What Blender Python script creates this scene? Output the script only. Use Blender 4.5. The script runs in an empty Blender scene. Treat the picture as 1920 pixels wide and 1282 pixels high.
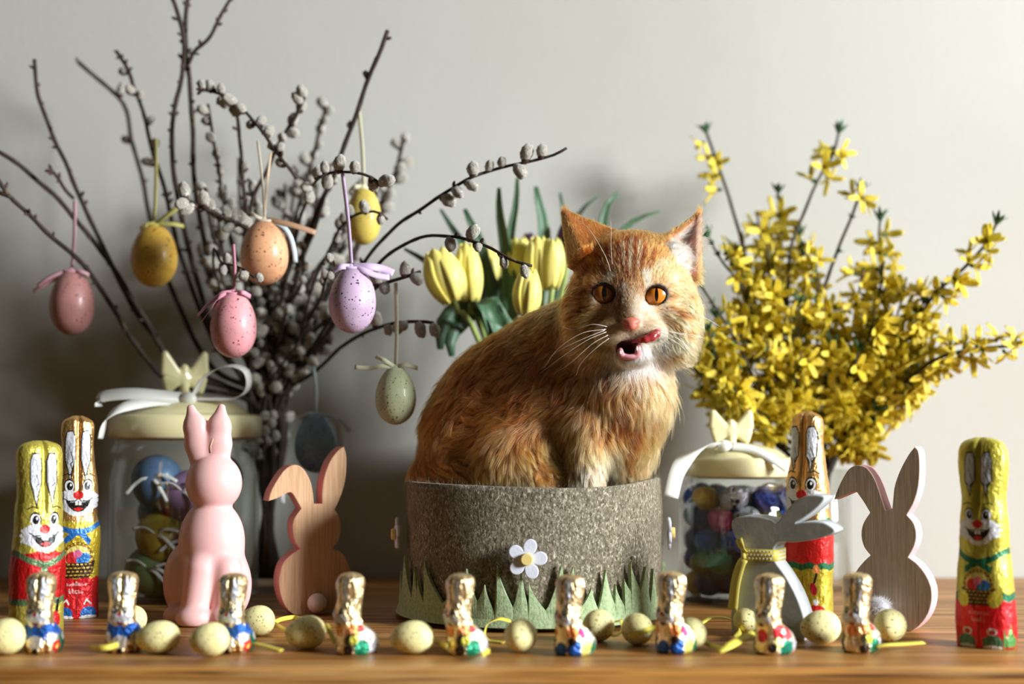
import bpy, bmesh, math, random
import numpy as np
from mathutils import Vector, Matrix, kdtree

random.seed(7); RNG = np.random.default_rng(7)
SC = bpy.context.scene
COL = SC.collection
PI = math.pi

# ---------------------------------------------------------------- camera
FPX = 1920 * 50 / 36.0                 # focal length in pixels of the 1920x1282 frame
CAMH = 0.1425                          # lens height above the tabletop (tabletop is z = 0)
TH = math.atan(159 / FPX)              # slight upward tilt
cam_data = bpy.data.cameras.new('camera'); cam = bpy.data.objects.new('camera', cam_data)
COL.objects.link(cam); SC.camera = cam
cam_data.lens = 50; cam_data.sensor_width = 36; cam_data.clip_start = 0.02; cam_data.clip_end = 50
cam.location = (0, 0, CAMH); cam.rotation_euler = (PI / 2 + TH, 0, 0)
cam_data.dof.use_dof = True; cam_data.dof.focus_distance = 1.025; cam_data.dof.aperture_fstop = 3.0

# ---------------------------------------------------------------- world, window light, exposure
world = bpy.data.worlds.new('room_air'); SC.world = world; world.use_nodes = True
bg = world.node_tree.nodes['Background']
bg.inputs['Color'].default_value = (0.95, 0.88, 0.58, 1); bg.inputs['Strength'].default_value = 0.045

def area_light(name, loc, target, sx, sy, power, col):
    l = bpy.data.lights.new(name, 'AREA'); l.shape = 'RECTANGLE'; l.size = sx; l.size_y = sy
    l.energy = power; l.color = col
    o = bpy.data.objects.new(name, l); COL.objects.link(o); o.location = loc
    o.rotation_euler = (Vector(target) - Vector(loc)).to_track_quat('-Z', 'Y').to_euler()
    return o
area_light('window_daylight', (2.66, -0.30, 0.95), (0.0, 1.10, 0.18), 0.75, 0.80, 226, (0.93, 0.97, 1.0))
SC.view_settings.view_transform = 'Standard'; SC.view_settings.look = 'None'
SC.view_settings.exposure = 0.0; SC.view_settings.gamma = 1.0; SC.view_settings.use_curve_mapping = False
SC.cycles.max_bounces = 8; SC.cycles.diffuse_bounces = 2; SC.cycles.transparent_max_bounces = 16; SC.cycles.transmission_bounces = 8
SC.cycles.caustics_refractive = False; SC.cycles.caustics_reflective = False
SC.cycles.use_denoising = True

# ---------------------------------------------------------------- helpers
def srgb(r, g, b):
    c = np.array([r, g, b], float) / 255.0
    return tuple(np.where(c <= 0.04045, c / 12.92, ((c + 0.055) / 1.055) ** 2.4))
def lin(a):
    c = np.asarray(a, float) / 255.0
    return np.where(c <= 0.04045, c / 12.92, ((c + 0.055) / 1.055) ** 2.4)

CT, ST = math.cos(TH), math.sin(TH)
def at(px, py, Y):
    u = (px - 960) / FPX; v = (641 - py) / FPX
    dy = -v * ST + CT; dz = v * CT + ST
    t = Y / dy
    return Vector((u * t, Y, CAMH + dz * t))
def atn(a):                                # array (n,3) of px,py,Y
    a = np.asarray(a, float); u = (a[:, 0] - 960) / FPX; v = (641 - a[:, 1]) / FPX
    t = a[:, 2] / (-v * ST + CT)
    return np.stack([u * t, a[:, 2], CAMH + (v * CT + ST) * t], 1)
def topix(P):
    P = np.asarray(P); f = P[:, 1] * CT + (P[:, 2] - CAMH) * ST; up = -P[:, 1] * ST + (P[:, 2] - CAMH) * CT
    return 960 + FPX * P[:, 0] / f, 641 - FPX * up / f
def tbl(px, py):                           # point of the tabletop seen at a pixel
    v = (641 - py) / FPX; dz = v * CT + ST; dy = -v * ST + CT
    t = -CAMH / dz
    return Vector(((px - 960) / FPX * t, dy * t, 0))
def ps(Y): return Y / FPX                  # metres per pixel at depth Y

WL = {}                                    # world position of every Empty/part made by part()
def thing(name, label, cat, loc=(0, 0, 0), rz=0, group=None):
    o = bpy.data.objects.new(name, None); COL.objects.link(o); o.empty_display_size = 0.01
    o.location = loc; o.rotation_euler = (0, 0, rz); tag(o, label, cat, group); WL[o.name] = np.array(loc, float)
    return o
def tag(o, label=None, cat=None, group=None, kind=None):
    if label: o['label'] = label
    if cat: o['category'] = cat
    if group: o['group'] = group
    if kind: o['kind'] = kind
    return o

def mesh(name, V, F, mats, parent=None, local=False, smooth=True, col=None, midx=None, loc=None):
    """V world coordinates (or local when local=True); F array of quads/tris or list of lists"""
    V = np.asarray(V, float)
    if parent is not None and not local: V = V - WL[parent.name]
    if loc is not None: V = V - np.array(loc)
    me = bpy.data.meshes.new(name)
    if isinstance(F, np.ndarray):
        n, k = F.shape
        me.vertices.add(len(V)); me.vertices.foreach_set('co', V.astype(np.float32).ravel())
        me.loops.add(n * k); me.loops.foreach_set('vertex_index', F.astype(np.int32).ravel())
        me.polygons.add(n); me.polygons.foreach_set('loop_start', np.arange(0, n * k, k, dtype=np.int32))
        me.polygons.foreach_set('loop_total', np.full(n, k, np.int32))
        me.update(calc_edges=True)
    else:
        me.from_pydata([tuple(v) for v in V], [], [tuple(int(i) for i in f) for f in F])
    me.polygons.foreach_set('use_smooth', [smooth] * len(me.polygons))
    for m in (mats if isinstance(mats, (list, tuple)) else [mats]): me.materials.append(m)
    if midx is not None: me.polygons.foreach_set('material_index', np.asarray(midx, np.int32))
    if col is not None:
        c = np.asarray(col, np.float32)
        if c.shape[1] == 3: c = np.concatenate([c, np.ones((len(c), 1), np.float32)], 1)
        a = me.color_attributes.new('Col', 'FLOAT_COLOR', 'POINT'); a.data.foreach_set('color', c.ravel())
    me.update()
    o = bpy.data.objects.new(name, me); COL.objects.link(o)
    if parent is not None: o.parent = parent; WL[o.name] = WL[parent.name]
    else: WL[o.name] = np.zeros(3)
    if loc is not None: o.location = loc; WL[o.name] = WL[o.name] + np.array(loc)
    return o
def set_origin(o, loc):
    """move a parentless mesh's origin to loc without moving the mesh"""
    o.data.transform(Matrix.Translation(-Vector(loc))); o.location = loc; WL[o.name] = np.array(loc, float)
    return o
def dup(root, loc=None, rot=None, scale=None, label=None):
    r = root.copy(); COL.objects.link(r)
    if loc is not None: r.location = loc
    if rot is not None: r.rotation_euler = rot
    if scale is not None: r.scale = scale
    if label: r['label'] = label
    for ch in list(root.children):
        c = ch.copy(); COL.objects.link(c); c.parent = r
        for g in list(ch.children):
            d = g.copy(); COL.objects.link(d); d.parent = c
    return r

def cat_mesh(parts):
    """join (V,F) pieces -> V, F list, piece index per face"""
    Vs, Fs, ids, n = [], [], [], 0
    for i, (V, F) in enumerate(parts):
        V = np.asarray(V, float); Vs.append(V)
        for f in F: Fs.append([int(a) + n for a in f]); ids.append(i)
        n += len(V)
    return np.concatenate(Vs), Fs, ids

def smooth_path(P, n):
    """Catmull-Rom resample of rows"""
    P = np.asarray(P, float)
    if len(P) < 3: 
        t = np.linspace(0, 1, n)[:, None]; return P[0] * (1 - t) + P[-1] * t
    Q = np.concatenate([[2 * P[0] - P[1]], P, [2 * P[-1] - P[-2]]])
    d = np.r_[0, np.cumsum(np.linalg.norm(np.diff(P[:, :3], axis=0), axis=1) + 1e-9)]
    s = np.linspace(0, d[-1], n); k = np.clip(np.searchsorted(d, s, side='right') - 1, 0, len(P) - 2)
    t = ((s - d[k]) / (d[k + 1] - d[k]))[:, None]
    p0, p1, p2, p3 = Q[k], Q[k + 1], Q[k + 2], Q[k + 3]
    return 0.5 * (2 * p1 + (p2 - p0) * t + (2 * p0 - 5 * p1 + 4 * p2 - p3) * t ** 2 + (3 * p1 - p0 - 3 * p2 + p3) * t ** 3)

def frames(P):
    T = np.gradient(P, axis=0); T /= np.linalg.norm(T, axis=1)[:, None] + 1e-12
    ref = np.array([0.0, 1.0, 0.0]) if abs(T[0][1]) < 0.8 else np.array([1.0, 0, 0])
    N = []
    for t in T:
        ref = ref - t * ref.dot(t); ref = ref / (np.linalg.norm(ref) + 1e-12); N.append(ref)
    N = np.array(N); B = np.cross(T, N)
    return T, N, B
def tube(P, R, k=8, cap=True):
    P = np.asarray(P, float); R = np.broadcast_to(np.asarray(R, float), (len(P),))
    T, N, B = frames(P); a = np.linspace(0, 2 * PI, k, endpoint=False)
    V = (P[:, None, :] + R[:, None, None] * (np.cos(a)[None, :, None] * N[:, None, :] + np.sin(a)[None, :, None] * B[:, None, :])).reshape(-1, 3)
    F = []
    for i in range(len(P) - 1):
        for j in range(k):
            F.append([i * k + j, i * k + (j + 1) % k, (i + 1) * k + (j + 1) % k, (i + 1) * k + j])
    if cap: F.append(list(range(k))[::-1]); F.append([(len(P) - 1) * k + j for j in range(k)])
    return V, F
def ribbon(P, W, wdir, th=0.0003):
    """flat strip: centre line P, width(s) W, width direction(s) wdir, real thickness"""
    P = np.asarray(P, float); n = len(P)
    W = np.broadcast_to(np.asarray(W, float), (n,)); D = np.broadcast_to(np.asarray(wdir, float), (n, 3)).copy()
    T = np.gradient(P, axis=0); T /= np.linalg.norm(T, axis=1)[:, None] + 1e-12
    D -= T * np.sum(D * T, 1)[:, None]; D /= np.linalg.norm(D, axis=1)[:, None] + 1e-12
    N = np.cross(T, D) * th
    rows = [P - D * W[:, None] / 2 - N, P - N * 1.25, P + D * W[:, None] / 2 - N, P + D * W[:, None] / 2 + N, P + N * .75, P - D * W[:, None] / 2 + N]
    V = np.stack(rows, 1).reshape(-1, 3); F = []
    for i in range(n - 1):
        for j in range(6): F.append([i * 6 + j, i * 6 + (j + 1) % 6, i * 6 + 6 + (j + 1) % 6, i * 6 + 6 + j])
    F.append([5, 4, 3, 2, 1, 0]); F.append([(n - 1) * 6 + j for j in range(6)])
    return V, F
def lathe(prof, k=64, c=(0, 0, 0), wob=None):
    """prof: rows (r,z). closed if first/last r == 0"""
    V, F, rings = [], [], []
    for r, z in prof:
        if r < 1e-7: rings.append([len(V)]); V.append((c[0], c[1], c[2] + z))
        else:
            rings.append(list(range(len(V), len(V) + k)))
            for j in range(k):
                a = 2 * PI * j / k; V.append((c[0] + r * math.cos(a), c[1] + r * math.sin(a), c[2] + z))
    for A, B in zip(rings[:-1], rings[1:]):
        for j in range(k):
            j2 = (j + 1) % k
            if len(A) == 1 and len(B) == 1: continue
            if len(A) == 1: F.append([A[0], B[j2], B[j]])
            elif len(B) == 1: F.append([A[j], A[j2], B[0]])
            else: F.append([A[j], A[j2], B[j2], B[j]])
    return np.array(V), F
def ellipsoid(c, r, k=24, m=16, R=None):
    prof = [(math.sin(PI * i / m), -math.cos(PI * i / m)) for i in range(m + 1)]
    prof[0] = (0, -1); prof[-1] = (0, 1)
    V, F = lathe(prof, k); V = V * np.array(r)
    if R is not None: V = V @ np.array(R).T
    return V + np.array(c), F
def prism(poly, th, bevel=0.0):
    """outline poly in local (x,z), extruded along y from -th/2 to th/2 with small rounded edge"""
    P = np.asarray(poly, float); n = len(P)
    d = np.roll(P, -1, 0) - np.roll(P, 1, 0); nn = np.stack([d[:, 1], -d[:, 0]], 1); nn /= np.linalg.norm(nn, axis=1)[:, None] + 1e-12
    area = 0.5 * np.sum(P[:, 0] * np.roll(P[:, 1], -1) - np.roll(P[:, 0], -1) * P[:, 1])
    if area < 0: nn = -nn
    rows = [(P - nn * bevel, -th / 2), (P - nn * bevel * .3, -th / 2 + bevel * .3), (P, -th / 2 + bevel), (P, th / 2 - bevel), (P - nn * bevel * .3, th / 2 - bevel * .3), (P - nn * bevel, th / 2)]
    V = np.concatenate([np.stack([Q[:, 0], np.full(n, y), Q[:, 1]], 1) for Q, y in rows]); F = []
    for r in range(5):
        for i in range(n):
            q = [r * n + i, r * n + (i + 1) % n, (r + 1) * n + (i + 1) % n, (r + 1) * n + i]
            F.append(q if area > 0 else q[::-1])
    a = list(range(n)); b = [5 * n + i for i in range(n)]
    F.append(a[::-1] if area > 0 else a); F.append(b if area > 0 else b[::-1])
    F[-2], F[-1] = F[-2][::1], F[-1][::1]
    return V, F

# numpy value noise ---------------------------------------------------
_tab = np.random.default_rng(3).random(4096)
def vnoise(P, s=1.0, seed=0):
    P = np.asarray(P) * s + 100.3 + seed * 17.17; i = np.floor(P).astype(np.int64); f = P - i; f = f * f * (3 - 2 * f)
    out = 0
    for dx in (0, 1):
        for dy in (0, 1):
            for dz in (0, 1):
                h = ((i[:, 0] + dx) * 73856093 ^ (i[:, 1] + dy) * 19349663 ^ (i[:, 2] + dz) * 83492791) & 4095
                out = out + _tab[h] * (f[:, 0] if dx else 1 - f[:, 0]) * (f[:, 1] if dy else 1 - f[:, 1]) * (f[:, 2] if dz else 1 - f[:, 2])
    return out * 2 - 1
def fbm(P, s, o=3, seed=0): return sum(vnoise(P, s * 2 ** k, seed + k) / 2 ** k for k in range(o))

# implicit surfaces ---------------------------------------------------
def smin(a, b, k):
    h = np.clip(0.5 + 0.5 * (b - a) / k, 0, 1); return b * (1 - h) + a * h - k * h * (1 - h)
def smax(a, b, k): return -smin(-a, -b, k)
def sd_ell(P, c, r, R=None):
    q = P - np.asarray(c)
    if R is not None: q = q @ np.asarray(R)
    r = np.asarray(r); k0 = np.linalg.norm(q / r, axis=1); k1 = np.linalg.norm(q / r ** 2, axis=1) + 1e-9
    return k0 * (k0 - 1) / k1
def sd_cap(P, a, b, ra, rb):
    a = np.asarray(a, float); ab = np.asarray(b, float) - a
    t = np.clip((P - a) @ ab / (ab @ ab + 1e-12), 0, 1)
    return np.linalg.norm(P - a - t[:, None] * ab, axis=1) - (ra + t * (rb - ra))
def sd_tri(P, a, b, c):
    a, b, c = (np.asarray(v, float) for v in (a, b, c)); ba, cb, ac = b - a, c - b, a - c; n = np.cross(ba, ac)
    pa, pb, pc = P - a, P - b, P - c
    s = np.sign(pa @ np.cross(ba, n)) + np.sign(pb @ np.cross(cb, n)) + np.sign(pc @ np.cross(ac, n))
    def e(e_, p_): t = np.clip(p_ @ e_ / (e_ @ e_), 0, 1)[:, None]; return np.sum((e_ * t - p_) ** 2, 1)
    m = np.minimum(np.minimum(e(ba, pa), e(cb, pb)), e(ac, pc))
    return np.sqrt(np.where(s < 2, m, (pa @ n) ** 2 / (n @ n)))

def snet(f, lo, hi, h, newton=2):
    """sparse surface nets of f<0 -> verts, quads"""
    lo = np.array(lo, float); hi = np.array(hi, float); B = 12
    nb = np.ceil((hi - lo) / (h * B)).astype(int); n = nb * B + 1
    V = np.empty(n, np.float32)
    bi = np.stack(np.meshgrid(*[np.arange(k) for k in nb], indexing='ij'), -1).reshape(-1, 3)
    cen = lo + (bi + 0.5) * B * h; fv = f(cen)
    near = np.abs(fv) < B * h * 1.15
    for b, v in zip(bi[~near], fv[~near]):
        s = b * B; V[s[0]:s[0] + B + 1, s[1]:s[1] + B + 1, s[2]:s[2] + B + 1] = v
    nb_ = bi[near]; g = np.stack(np.meshgrid(*[np.arange(B + 1)] * 3, indexing='ij'), -1).reshape(-1, 3)
    for c0 in range(0, len(nb_), 100):
        bb = nb_[c0:c0 + 100]; idx = (bb[:, None, :] * B + g[None]).reshape(-1, 3)
        vals = f(lo + idx * h).astype(np.float32); V[idx[:, 0], idx[:, 1], idx[:, 2]] = vals
    S = V < 0; cs = np.zeros(n - 1, np.int8)
    offs = [(i, j, k) for i in (0, 1) for j in (0, 1) for k in (0, 1)]
    for o in offs: cs += S[o[0]:n[0] - 1 + o[0], o[1]:n[1] - 1 + o[1], o[2]:n[2] - 1 + o[2]]
    cells = np.argwhere((cs > 0) & (cs < 8)); vid = np.full(n - 1, -1, np.int64); vid[tuple(cells.T)] = np.arange(len(cells))
    acc = np.zeros((len(cells), 3)); cnt = np.zeros(len(cells))
    for a in offs:
        for ax in range(3):
            if a[ax]: continue
            b = list(a); b[ax] = 1
            ia = cells + np.array(a); ib = cells + np.array(b)
            va = V[tuple(ia.T)]; vb = V[tuple(ib.T)]; m = (va < 0) != (vb < 0)
            t = va[m] / (va[m] - vb[m]); p = np.tile(np.array(a, float), (m.sum(), 1)); p[:, ax] = t
            acc[m] += p; cnt[m] += 1
    P = lo + h * (cells + acc / cnt[:, None])
    Q = []
    for ax in range(3):
        o1, o2 = [(1, 2), (2, 0), (0, 1)][ax]
        s0 = [slice(1, -1)] * 3; s0[ax] = slice(0, -1); s1 = list(s0); s1[ax] = slice(1, None)
        A = S[tuple(s0)]; Bv = S[tuple(s1)]
        e = np.argwhere(A != Bv); inside = A[tuple(e.T)]
        base = e.copy(); base[:, o1] += 1; base[:, o2] += 1
        d1 = np.zeros(3, int); d1[o1] = 1; d2 = np.zeros(3, int); d2[o2] = 1
        q = np.stack([vid[tuple((base - d1 - d2).T)], vid[tuple((base - d2).T)], vid[tuple(base.T)], vid[tuple((base - d1).T)]], 1)
        q[~inside] = q[~inside][:, ::-1]; Q.append(q)
    Q = np.concatenate(Q); Q = Q[(Q >= 0).all(1)]
    for _ in range(newton):
        g, v = grad(f, P, h * .5); P = P - g * np.clip(v, -h, h)[:, None] * .8
    return P, Q
def grad(f, P, e):
    v = f(P); G = np.zeros_like(P)
    for k in range(3):
        d = np.zeros(3); d[k] = e; G[:, k] = (f(P + d) - f(P - d))
    G /= np.linalg.norm(G, axis=1)[:, None] + 1e-12
    return G, v

# vertex painting in a thing's own front coordinates -------------------
def in_poly(X, Z, poly):
    poly = np.asarray(poly, float); r = np.zeros(len(X), bool); j = len(poly) - 1
    for i in range(len(poly)):
        xi, zi = poly[i]; xj, zj = poly[j]
        r ^= ((zi > Z) != (zj > Z)) & (X < (xj - xi) * (Z - zi) / (zj - zi + 1e-12) + xi); j = i
    return r
def paint(C, X, Z, mask, shapes):
    """shapes: ('e',cx,cz,rx,rz,deg,rgb,met) ('p',pts,rgb,met) ('l',pts,w,rgb,met); C is (n,4), 4th = metalness"""
    for s in shapes:
        if s[0] == 'e':
            _, cx, cz, rx, rz, dg, rgb, met = s; a = math.radians(dg)
            x = (X - cx) * math.cos(a) + (Z - cz) * math.sin(a); z = -(X - cx) * math.sin(a) + (Z - cz) * math.cos(a)
            m = (x / rx) ** 2 + (z / rz) ** 2 < 1
        elif s[0] == 'p': _, pts, rgb, met = s; m = in_poly(X, Z, pts)
        else:
            _, pts, w, rgb, met = s; m = np.zeros(len(X), bool)
            for (x0, z0), (x1, z1) in zip(pts[:-1], pts[1:]):
                dx, dz = x1 - x0, z1 - z0; t = np.clip(((X - x0) * dx + (Z - z0) * dz) / (dx * dx + dz * dz + 1e-9), 0, 1)
                m |= (X - x0 - t * dx) ** 2 + (Z - z0 - t * dz) ** 2 < (w / 2) ** 2
        m &= mask
        C[m, :3] = lin(rgb); C[m, 3] = met
    return C

# materials ------------------------------------------------------------
def mat(name, rgb=(128, 128, 128), rough=.5, metal=0, spec=.5, attr=False, attr_metal=False, var=None, bump=None, sss=0, sss_r=(1, .4, .3), trans=0, ior=1.45, coat=0, sheen=0, wave=None, alpha=None, speck=None):
    m = bpy.data.materials.new(name); m.use_nodes = True; nt = m.node_tree; N = nt.nodes; L = nt.links
    b = N['Principled BSDF']; I = b.inputs
    I['Base Color'].default_value = (*srgb(*rgb), 1); I['Roughness'].default_value = rough; I['Metallic'].default_value = metal
    I['Specular IOR Level'].default_value = spec; I['IOR'].default_value = ior
    I['Transmission Weight'].default_value = trans; I['Coat Weight'].default_value = coat; I['Coat Roughness'].default_value = .12
    if sheen: I['Sheen Weight'].default_value = sheen; I['Sheen Roughness'].default_value = .5
    if sss: I['Subsurface Weight'].default_value = sss; I['Subsurface Radius'].default_value = sss_r; I['Subsurface Scale'].default_value = .01
    tc = N.new('ShaderNodeTexCoord'); colour = None
    if attr:
        a = N.new('ShaderNodeVertexColor'); a.layer_name = 'Col'; colour = a.outputs['Color']
        if attr_metal: L.new(a.outputs['Alpha'], I['Metallic'])
    def noise(scale, detail=4, stretch=(1, 1, 1), rough_=.55):
        mp = N.new('ShaderNodeMapping'); mp.inputs['Scale'].default_value = stretch; L.new(tc.outputs['Object'], mp.inputs['Vector'])
        n = N.new('ShaderNodeTexNoise'); n.inputs['Scale'].default_value = scale; n.inputs['Detail'].default_value = detail; n.inputs['Roughness'].default_value = rough_
        L.new(mp.outputs['Vector'], n.inputs['Vector']); return n.outputs['Fac']
    def mixc(fac, A, Bc):
        x = N.new('ShaderNodeMix'); x.data_type = 'RGBA'
        if fac is not None: L.new(fac, x.inputs[0])
        if hasattr(A, 'node'): L.new(A, x.inputs[6])
        else: x.inputs[6].default_value = (*srgb(*A), 1)
        if hasattr(Bc, 'node'): L.new(Bc, x.inputs[7])
        else: x.inputs[7].default_value = (*srgb(*Bc), 1)
        return x.outputs[2]
    def ramp(fac, lo, hi):
        r = N.new('ShaderNodeMapRange'); r.inputs[1].default_value = lo; r.inputs[2].default_value = hi; r.clamp = True; L.new(fac, r.inputs[0]); return r.outputs[0]
    if var:                                  # list of (rgb, scale, lo, hi, stretch)
        for (c2, sc, lo_, hi_, stv) in var:
            colour = mixc(ramp(noise(sc, 5, stv), lo_, hi_), colour if colour is not None else rgb, c2)
    if speck:                                # (rgb, scale, lo, hi) sparse specks of two sizes
        for (c2, sc, lo_, hi_) in speck:
            n = N.new('ShaderNodeTexVoronoi'); n.inputs['Scale'].default_value = sc; L.new(tc.outputs['Object'], n.inputs['Vector'])
            k = noise(sc * .33, 2); ad = N.new('ShaderNodeMath'); ad.operation = 'ADD'; L.new(n.outputs['Distance'], ad.inputs[0])
            mu = N.new('ShaderNodeMath'); mu.operation = 'MULTIPLY'; mu.inputs[1].default_value = 1.0; L.new(k, mu.inputs[0]); L.new(mu.outputs[0], ad.inputs[1])
            colour = mixc(ramp(ad.outputs[0], hi_, lo_), colour if colour is not None else rgb, c2)
    if colour is not None: L.new(colour, I['Base Color'])
    if bump:                                 # list of (scale, strength, distance, stretch)
        prev = None
        for (sc, stn, dist, stv) in bump:
            bn = N.new('ShaderNodeBump'); bn.inputs['Strength'].default_value = stn; bn.inputs['Distance'].default_value = dist
            L.new(noise(sc, 4, stv, .6), bn.inputs['Height'])
            if prev: L.new(prev, bn.inputs['Normal'])
            prev = bn.outputs['Normal']
        L.new(prev, I['Normal'])
    return m

def thin_glass(name):
    m = bpy.data.materials.new(name); m.use_nodes = True; N = m.node_tree.nodes; L = m.node_tree.links; N.clear()
    out = N.new('ShaderNodeOutputMaterial'); mx = N.new('ShaderNodeMixShader'); tr = N.new('ShaderNodeBsdfTransparent'); gl = N.new('ShaderNodeBsdfGlossy'); lw = N.new('ShaderNodeLayerWeight'); mr = N.new('ShaderNodeMapRange')
    tr.inputs['Color'].default_value = (.955, .965, .955, 1); gl.inputs['Roughness'].default_value = .03; lw.inputs['Blend'].default_value = .45
    mr.inputs[1].default_value = 0; mr.inputs[2].default_value = 1; mr.inputs[3].default_value = .04; mr.inputs[4].default_value = .75
    L.new(lw.outputs['Facing'], mr.inputs[0]); pw = N.new('ShaderNodeMath'); pw.operation = 'POWER'; pw.inputs[1].default_value = 2.8
    L.new(lw.outputs['Facing'], pw.inputs[0]); L.new(pw.outputs[0], mr.inputs[0]); L.new(mr.outputs[0], mx.inputs[0]); L.new(tr.outputs[0], mx.inputs[1]); L.new(gl.outputs[0], mx.inputs[2]); L.new(mx.outputs[0], out.inputs['Surface']); return m
def hair_mat(name, rough=.35, attr='Col', rgb=None, use_hair=True):
    m = bpy.data.materials.new(name); m.use_nodes = True; nt = m.node_tree; N = nt.nodes; L = nt.links
    N.clear(); out = N.new('ShaderNodeOutputMaterial')
    a = N.new('ShaderNodeAttribute'); a.attribute_name = attr; a.attribute_type = 'GEOMETRY'
    if use_hair:
        h = N.new('ShaderNodeBsdfHairPrincipled'); h.model = 'CHIANG'; h.parametrization = 'COLOR'
        h.inputs['Roughness'].default_value = rough; h.inputs['Radial Roughness'].default_value = .5
        h.inputs['Coat'].default_value = 0.0; h.inputs['Random Roughness'].default_value = .2
        if rgb: h.inputs['Color'].default_value = (*srgb(*rgb), 1)
        else:
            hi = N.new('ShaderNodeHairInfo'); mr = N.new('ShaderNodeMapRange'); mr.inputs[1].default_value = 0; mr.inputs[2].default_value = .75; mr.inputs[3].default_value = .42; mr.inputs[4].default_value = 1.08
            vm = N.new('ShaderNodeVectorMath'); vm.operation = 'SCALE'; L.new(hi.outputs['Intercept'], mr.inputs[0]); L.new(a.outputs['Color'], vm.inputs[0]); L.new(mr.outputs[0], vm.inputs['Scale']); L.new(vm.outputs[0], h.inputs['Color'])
    else:
        h = N.new('ShaderNodeBsdfPrincipled'); h.inputs['Roughness'].default_value = rough
        if rgb: h.inputs['Base Color'].default_value = (*srgb(*rgb), 1)
        else: L.new(a.outputs['Color'], h.inputs['Base Color'])
    L.new(h.outputs[0], out.inputs['Surface'])
    return m
def hair_object(name, pts, rad, col, material, parent=None):
    """pts (n,k,3) world, rad (n,k), col (n,3)"""
    n, k, _ = pts.shape
    hc = bpy.data.hair_curves.new(name); hc.add_curves([k] * n)
    p = pts.reshape(-1, 3) - (WL[parent.name] if parent is not None else 0)
    hc.points.foreach_set('position', p.astype(np.float32).ravel())
    ra = hc.attributes.get('radius') or hc.attributes.new('radius', 'FLOAT', 'POINT')
    ra.data.foreach_set('value', rad.astype(np.float32).ravel())
    if col is not None:
        ca = hc.attributes.new('Col', 'FLOAT_COLOR', 'CURVE')
        ca.data.foreach_set('color', np.concatenate([col, np.ones((n, 1))], 1).astype(np.float32).ravel())
    hc.materials.append(material)
    o = bpy.data.objects.new(name, hc); COL.objects.link(o)
    if parent is not None: o.parent = parent
    WL[o.name] = WL[parent.name] if parent is not None else np.zeros(3)
    return o
def sample_surface(V, F, n, weight=None):
    """n random surface points of a quad mesh: P, N, face index"""
    a, b, c, d = (V[F[:, i]] for i in range(4))
    n1 = np.cross(b - a, c - a); n2 = np.cross(c - a, d - a); A = (np.linalg.norm(n1, axis=1) + np.linalg.norm(n2, axis=1))
    w = A if weight is None else A * weight
    fi = RNG.choice(len(F), n, p=w / w.sum()); u = RNG.random((n, 1)); v = RNG.random((n, 1))
    P = (a[fi] * (1 - u) + b[fi] * u) * (1 - v) + (d[fi] * (1 - u) + c[fi] * u) * v
    return P, fi
NFUR = 260000

# ================================================================ the setting
YW = 1.357                                # wall behind the sideboard
def box_mesh(x0, x1, y0, y1, z0, z1):
    V = [(x, y, z) for x in (x0, x1) for y in (y0, y1) for z in (z0, z1)]
    F = [[0, 1, 3, 2], [4, 6, 7, 5], [0, 4, 5, 1], [2, 3, 7, 6], [0, 2, 6, 4], [1, 5, 7, 3]]
    return V, F
m_wall = mat('matt_wall_paint', (194, 192, 184), rough=.9, var=[((188, 185, 175), 2.2, .45, .7, (1, 1, 1))], bump=[(160, .12, .002, (1, 1, 1))])
V, F = box_mesh(-2.2, 2.2, YW, YW + .12, -.9, 2.2)
tag(mesh('wall_back', V, F, m_wall, smooth=False), kind='structure')
m_floor = mat('floor_boards', (120, 95, 70), rough=.6)
V, F = box_mesh(-2.2, 2.2, -1.0, YW, -.92, -.9)
tag(mesh('floor', V, F, m_floor, smooth=False), kind='structure')

m_wood = mat('oiled_oak', (188, 132, 66), rough=.42, spec=.35,
             var=[((138, 88, 40), 6, .42, .62, (1.2, 22, 22)), ((84, 50, 22), 7, .54, .66, (.9, 48, 60)), ((204, 156, 96), 4, .52, .7, (1, 16, 16)), ((66, 40, 18), 5, .62, .70, (1.5, 70, 110))],
             bump=[(30, .25, .001, (1.5, 50, 30))])
side = thing('wooden_sideboard', 'oiled oak sideboard with a thick grained top carrying all the decorations', 'sideboard', (0, 1.1, -.88))
def slab(x0, x1, y0, y1, z0, z1, r):
    pr = [(y0 + r, z1), (y0 + r * .4, z1 - r * .18), (y0 + r * .1, z1 - r * .55), (y0, z1 - r), (y0, z0), (y1, z0), (y1, z1)]
    n = len(pr); V = [(x, y, z) for x in (x0, x1) for y, z in pr]
    F = [[i, (i + 1) % n, n + (i + 1) % n, n + i] for i in range(n)] + [list(range(n))[::-1], [n + i for i in range(n)]]
    return V, F
V, F = slab(-1.0, 1.0, .852, YW - .001, -.034, 0, .004)
o = mesh('tabletop', V, F, m_wood, side, smooth=False)
V, F = box_mesh(-.97, .97, .875, YW - .003, -.76, -.0341)
mesh('carcass', V, F, m_wood, side, smooth=False)
for sx in (-.9, .9):
    for sy in (.9, 1.32):
        V, F = box_mesh(sx - .025, sx + .025, sy - .02, sy + .02, -.9, -.761); mesh('leg', V, F, m_wood, side, smooth=False)

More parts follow.
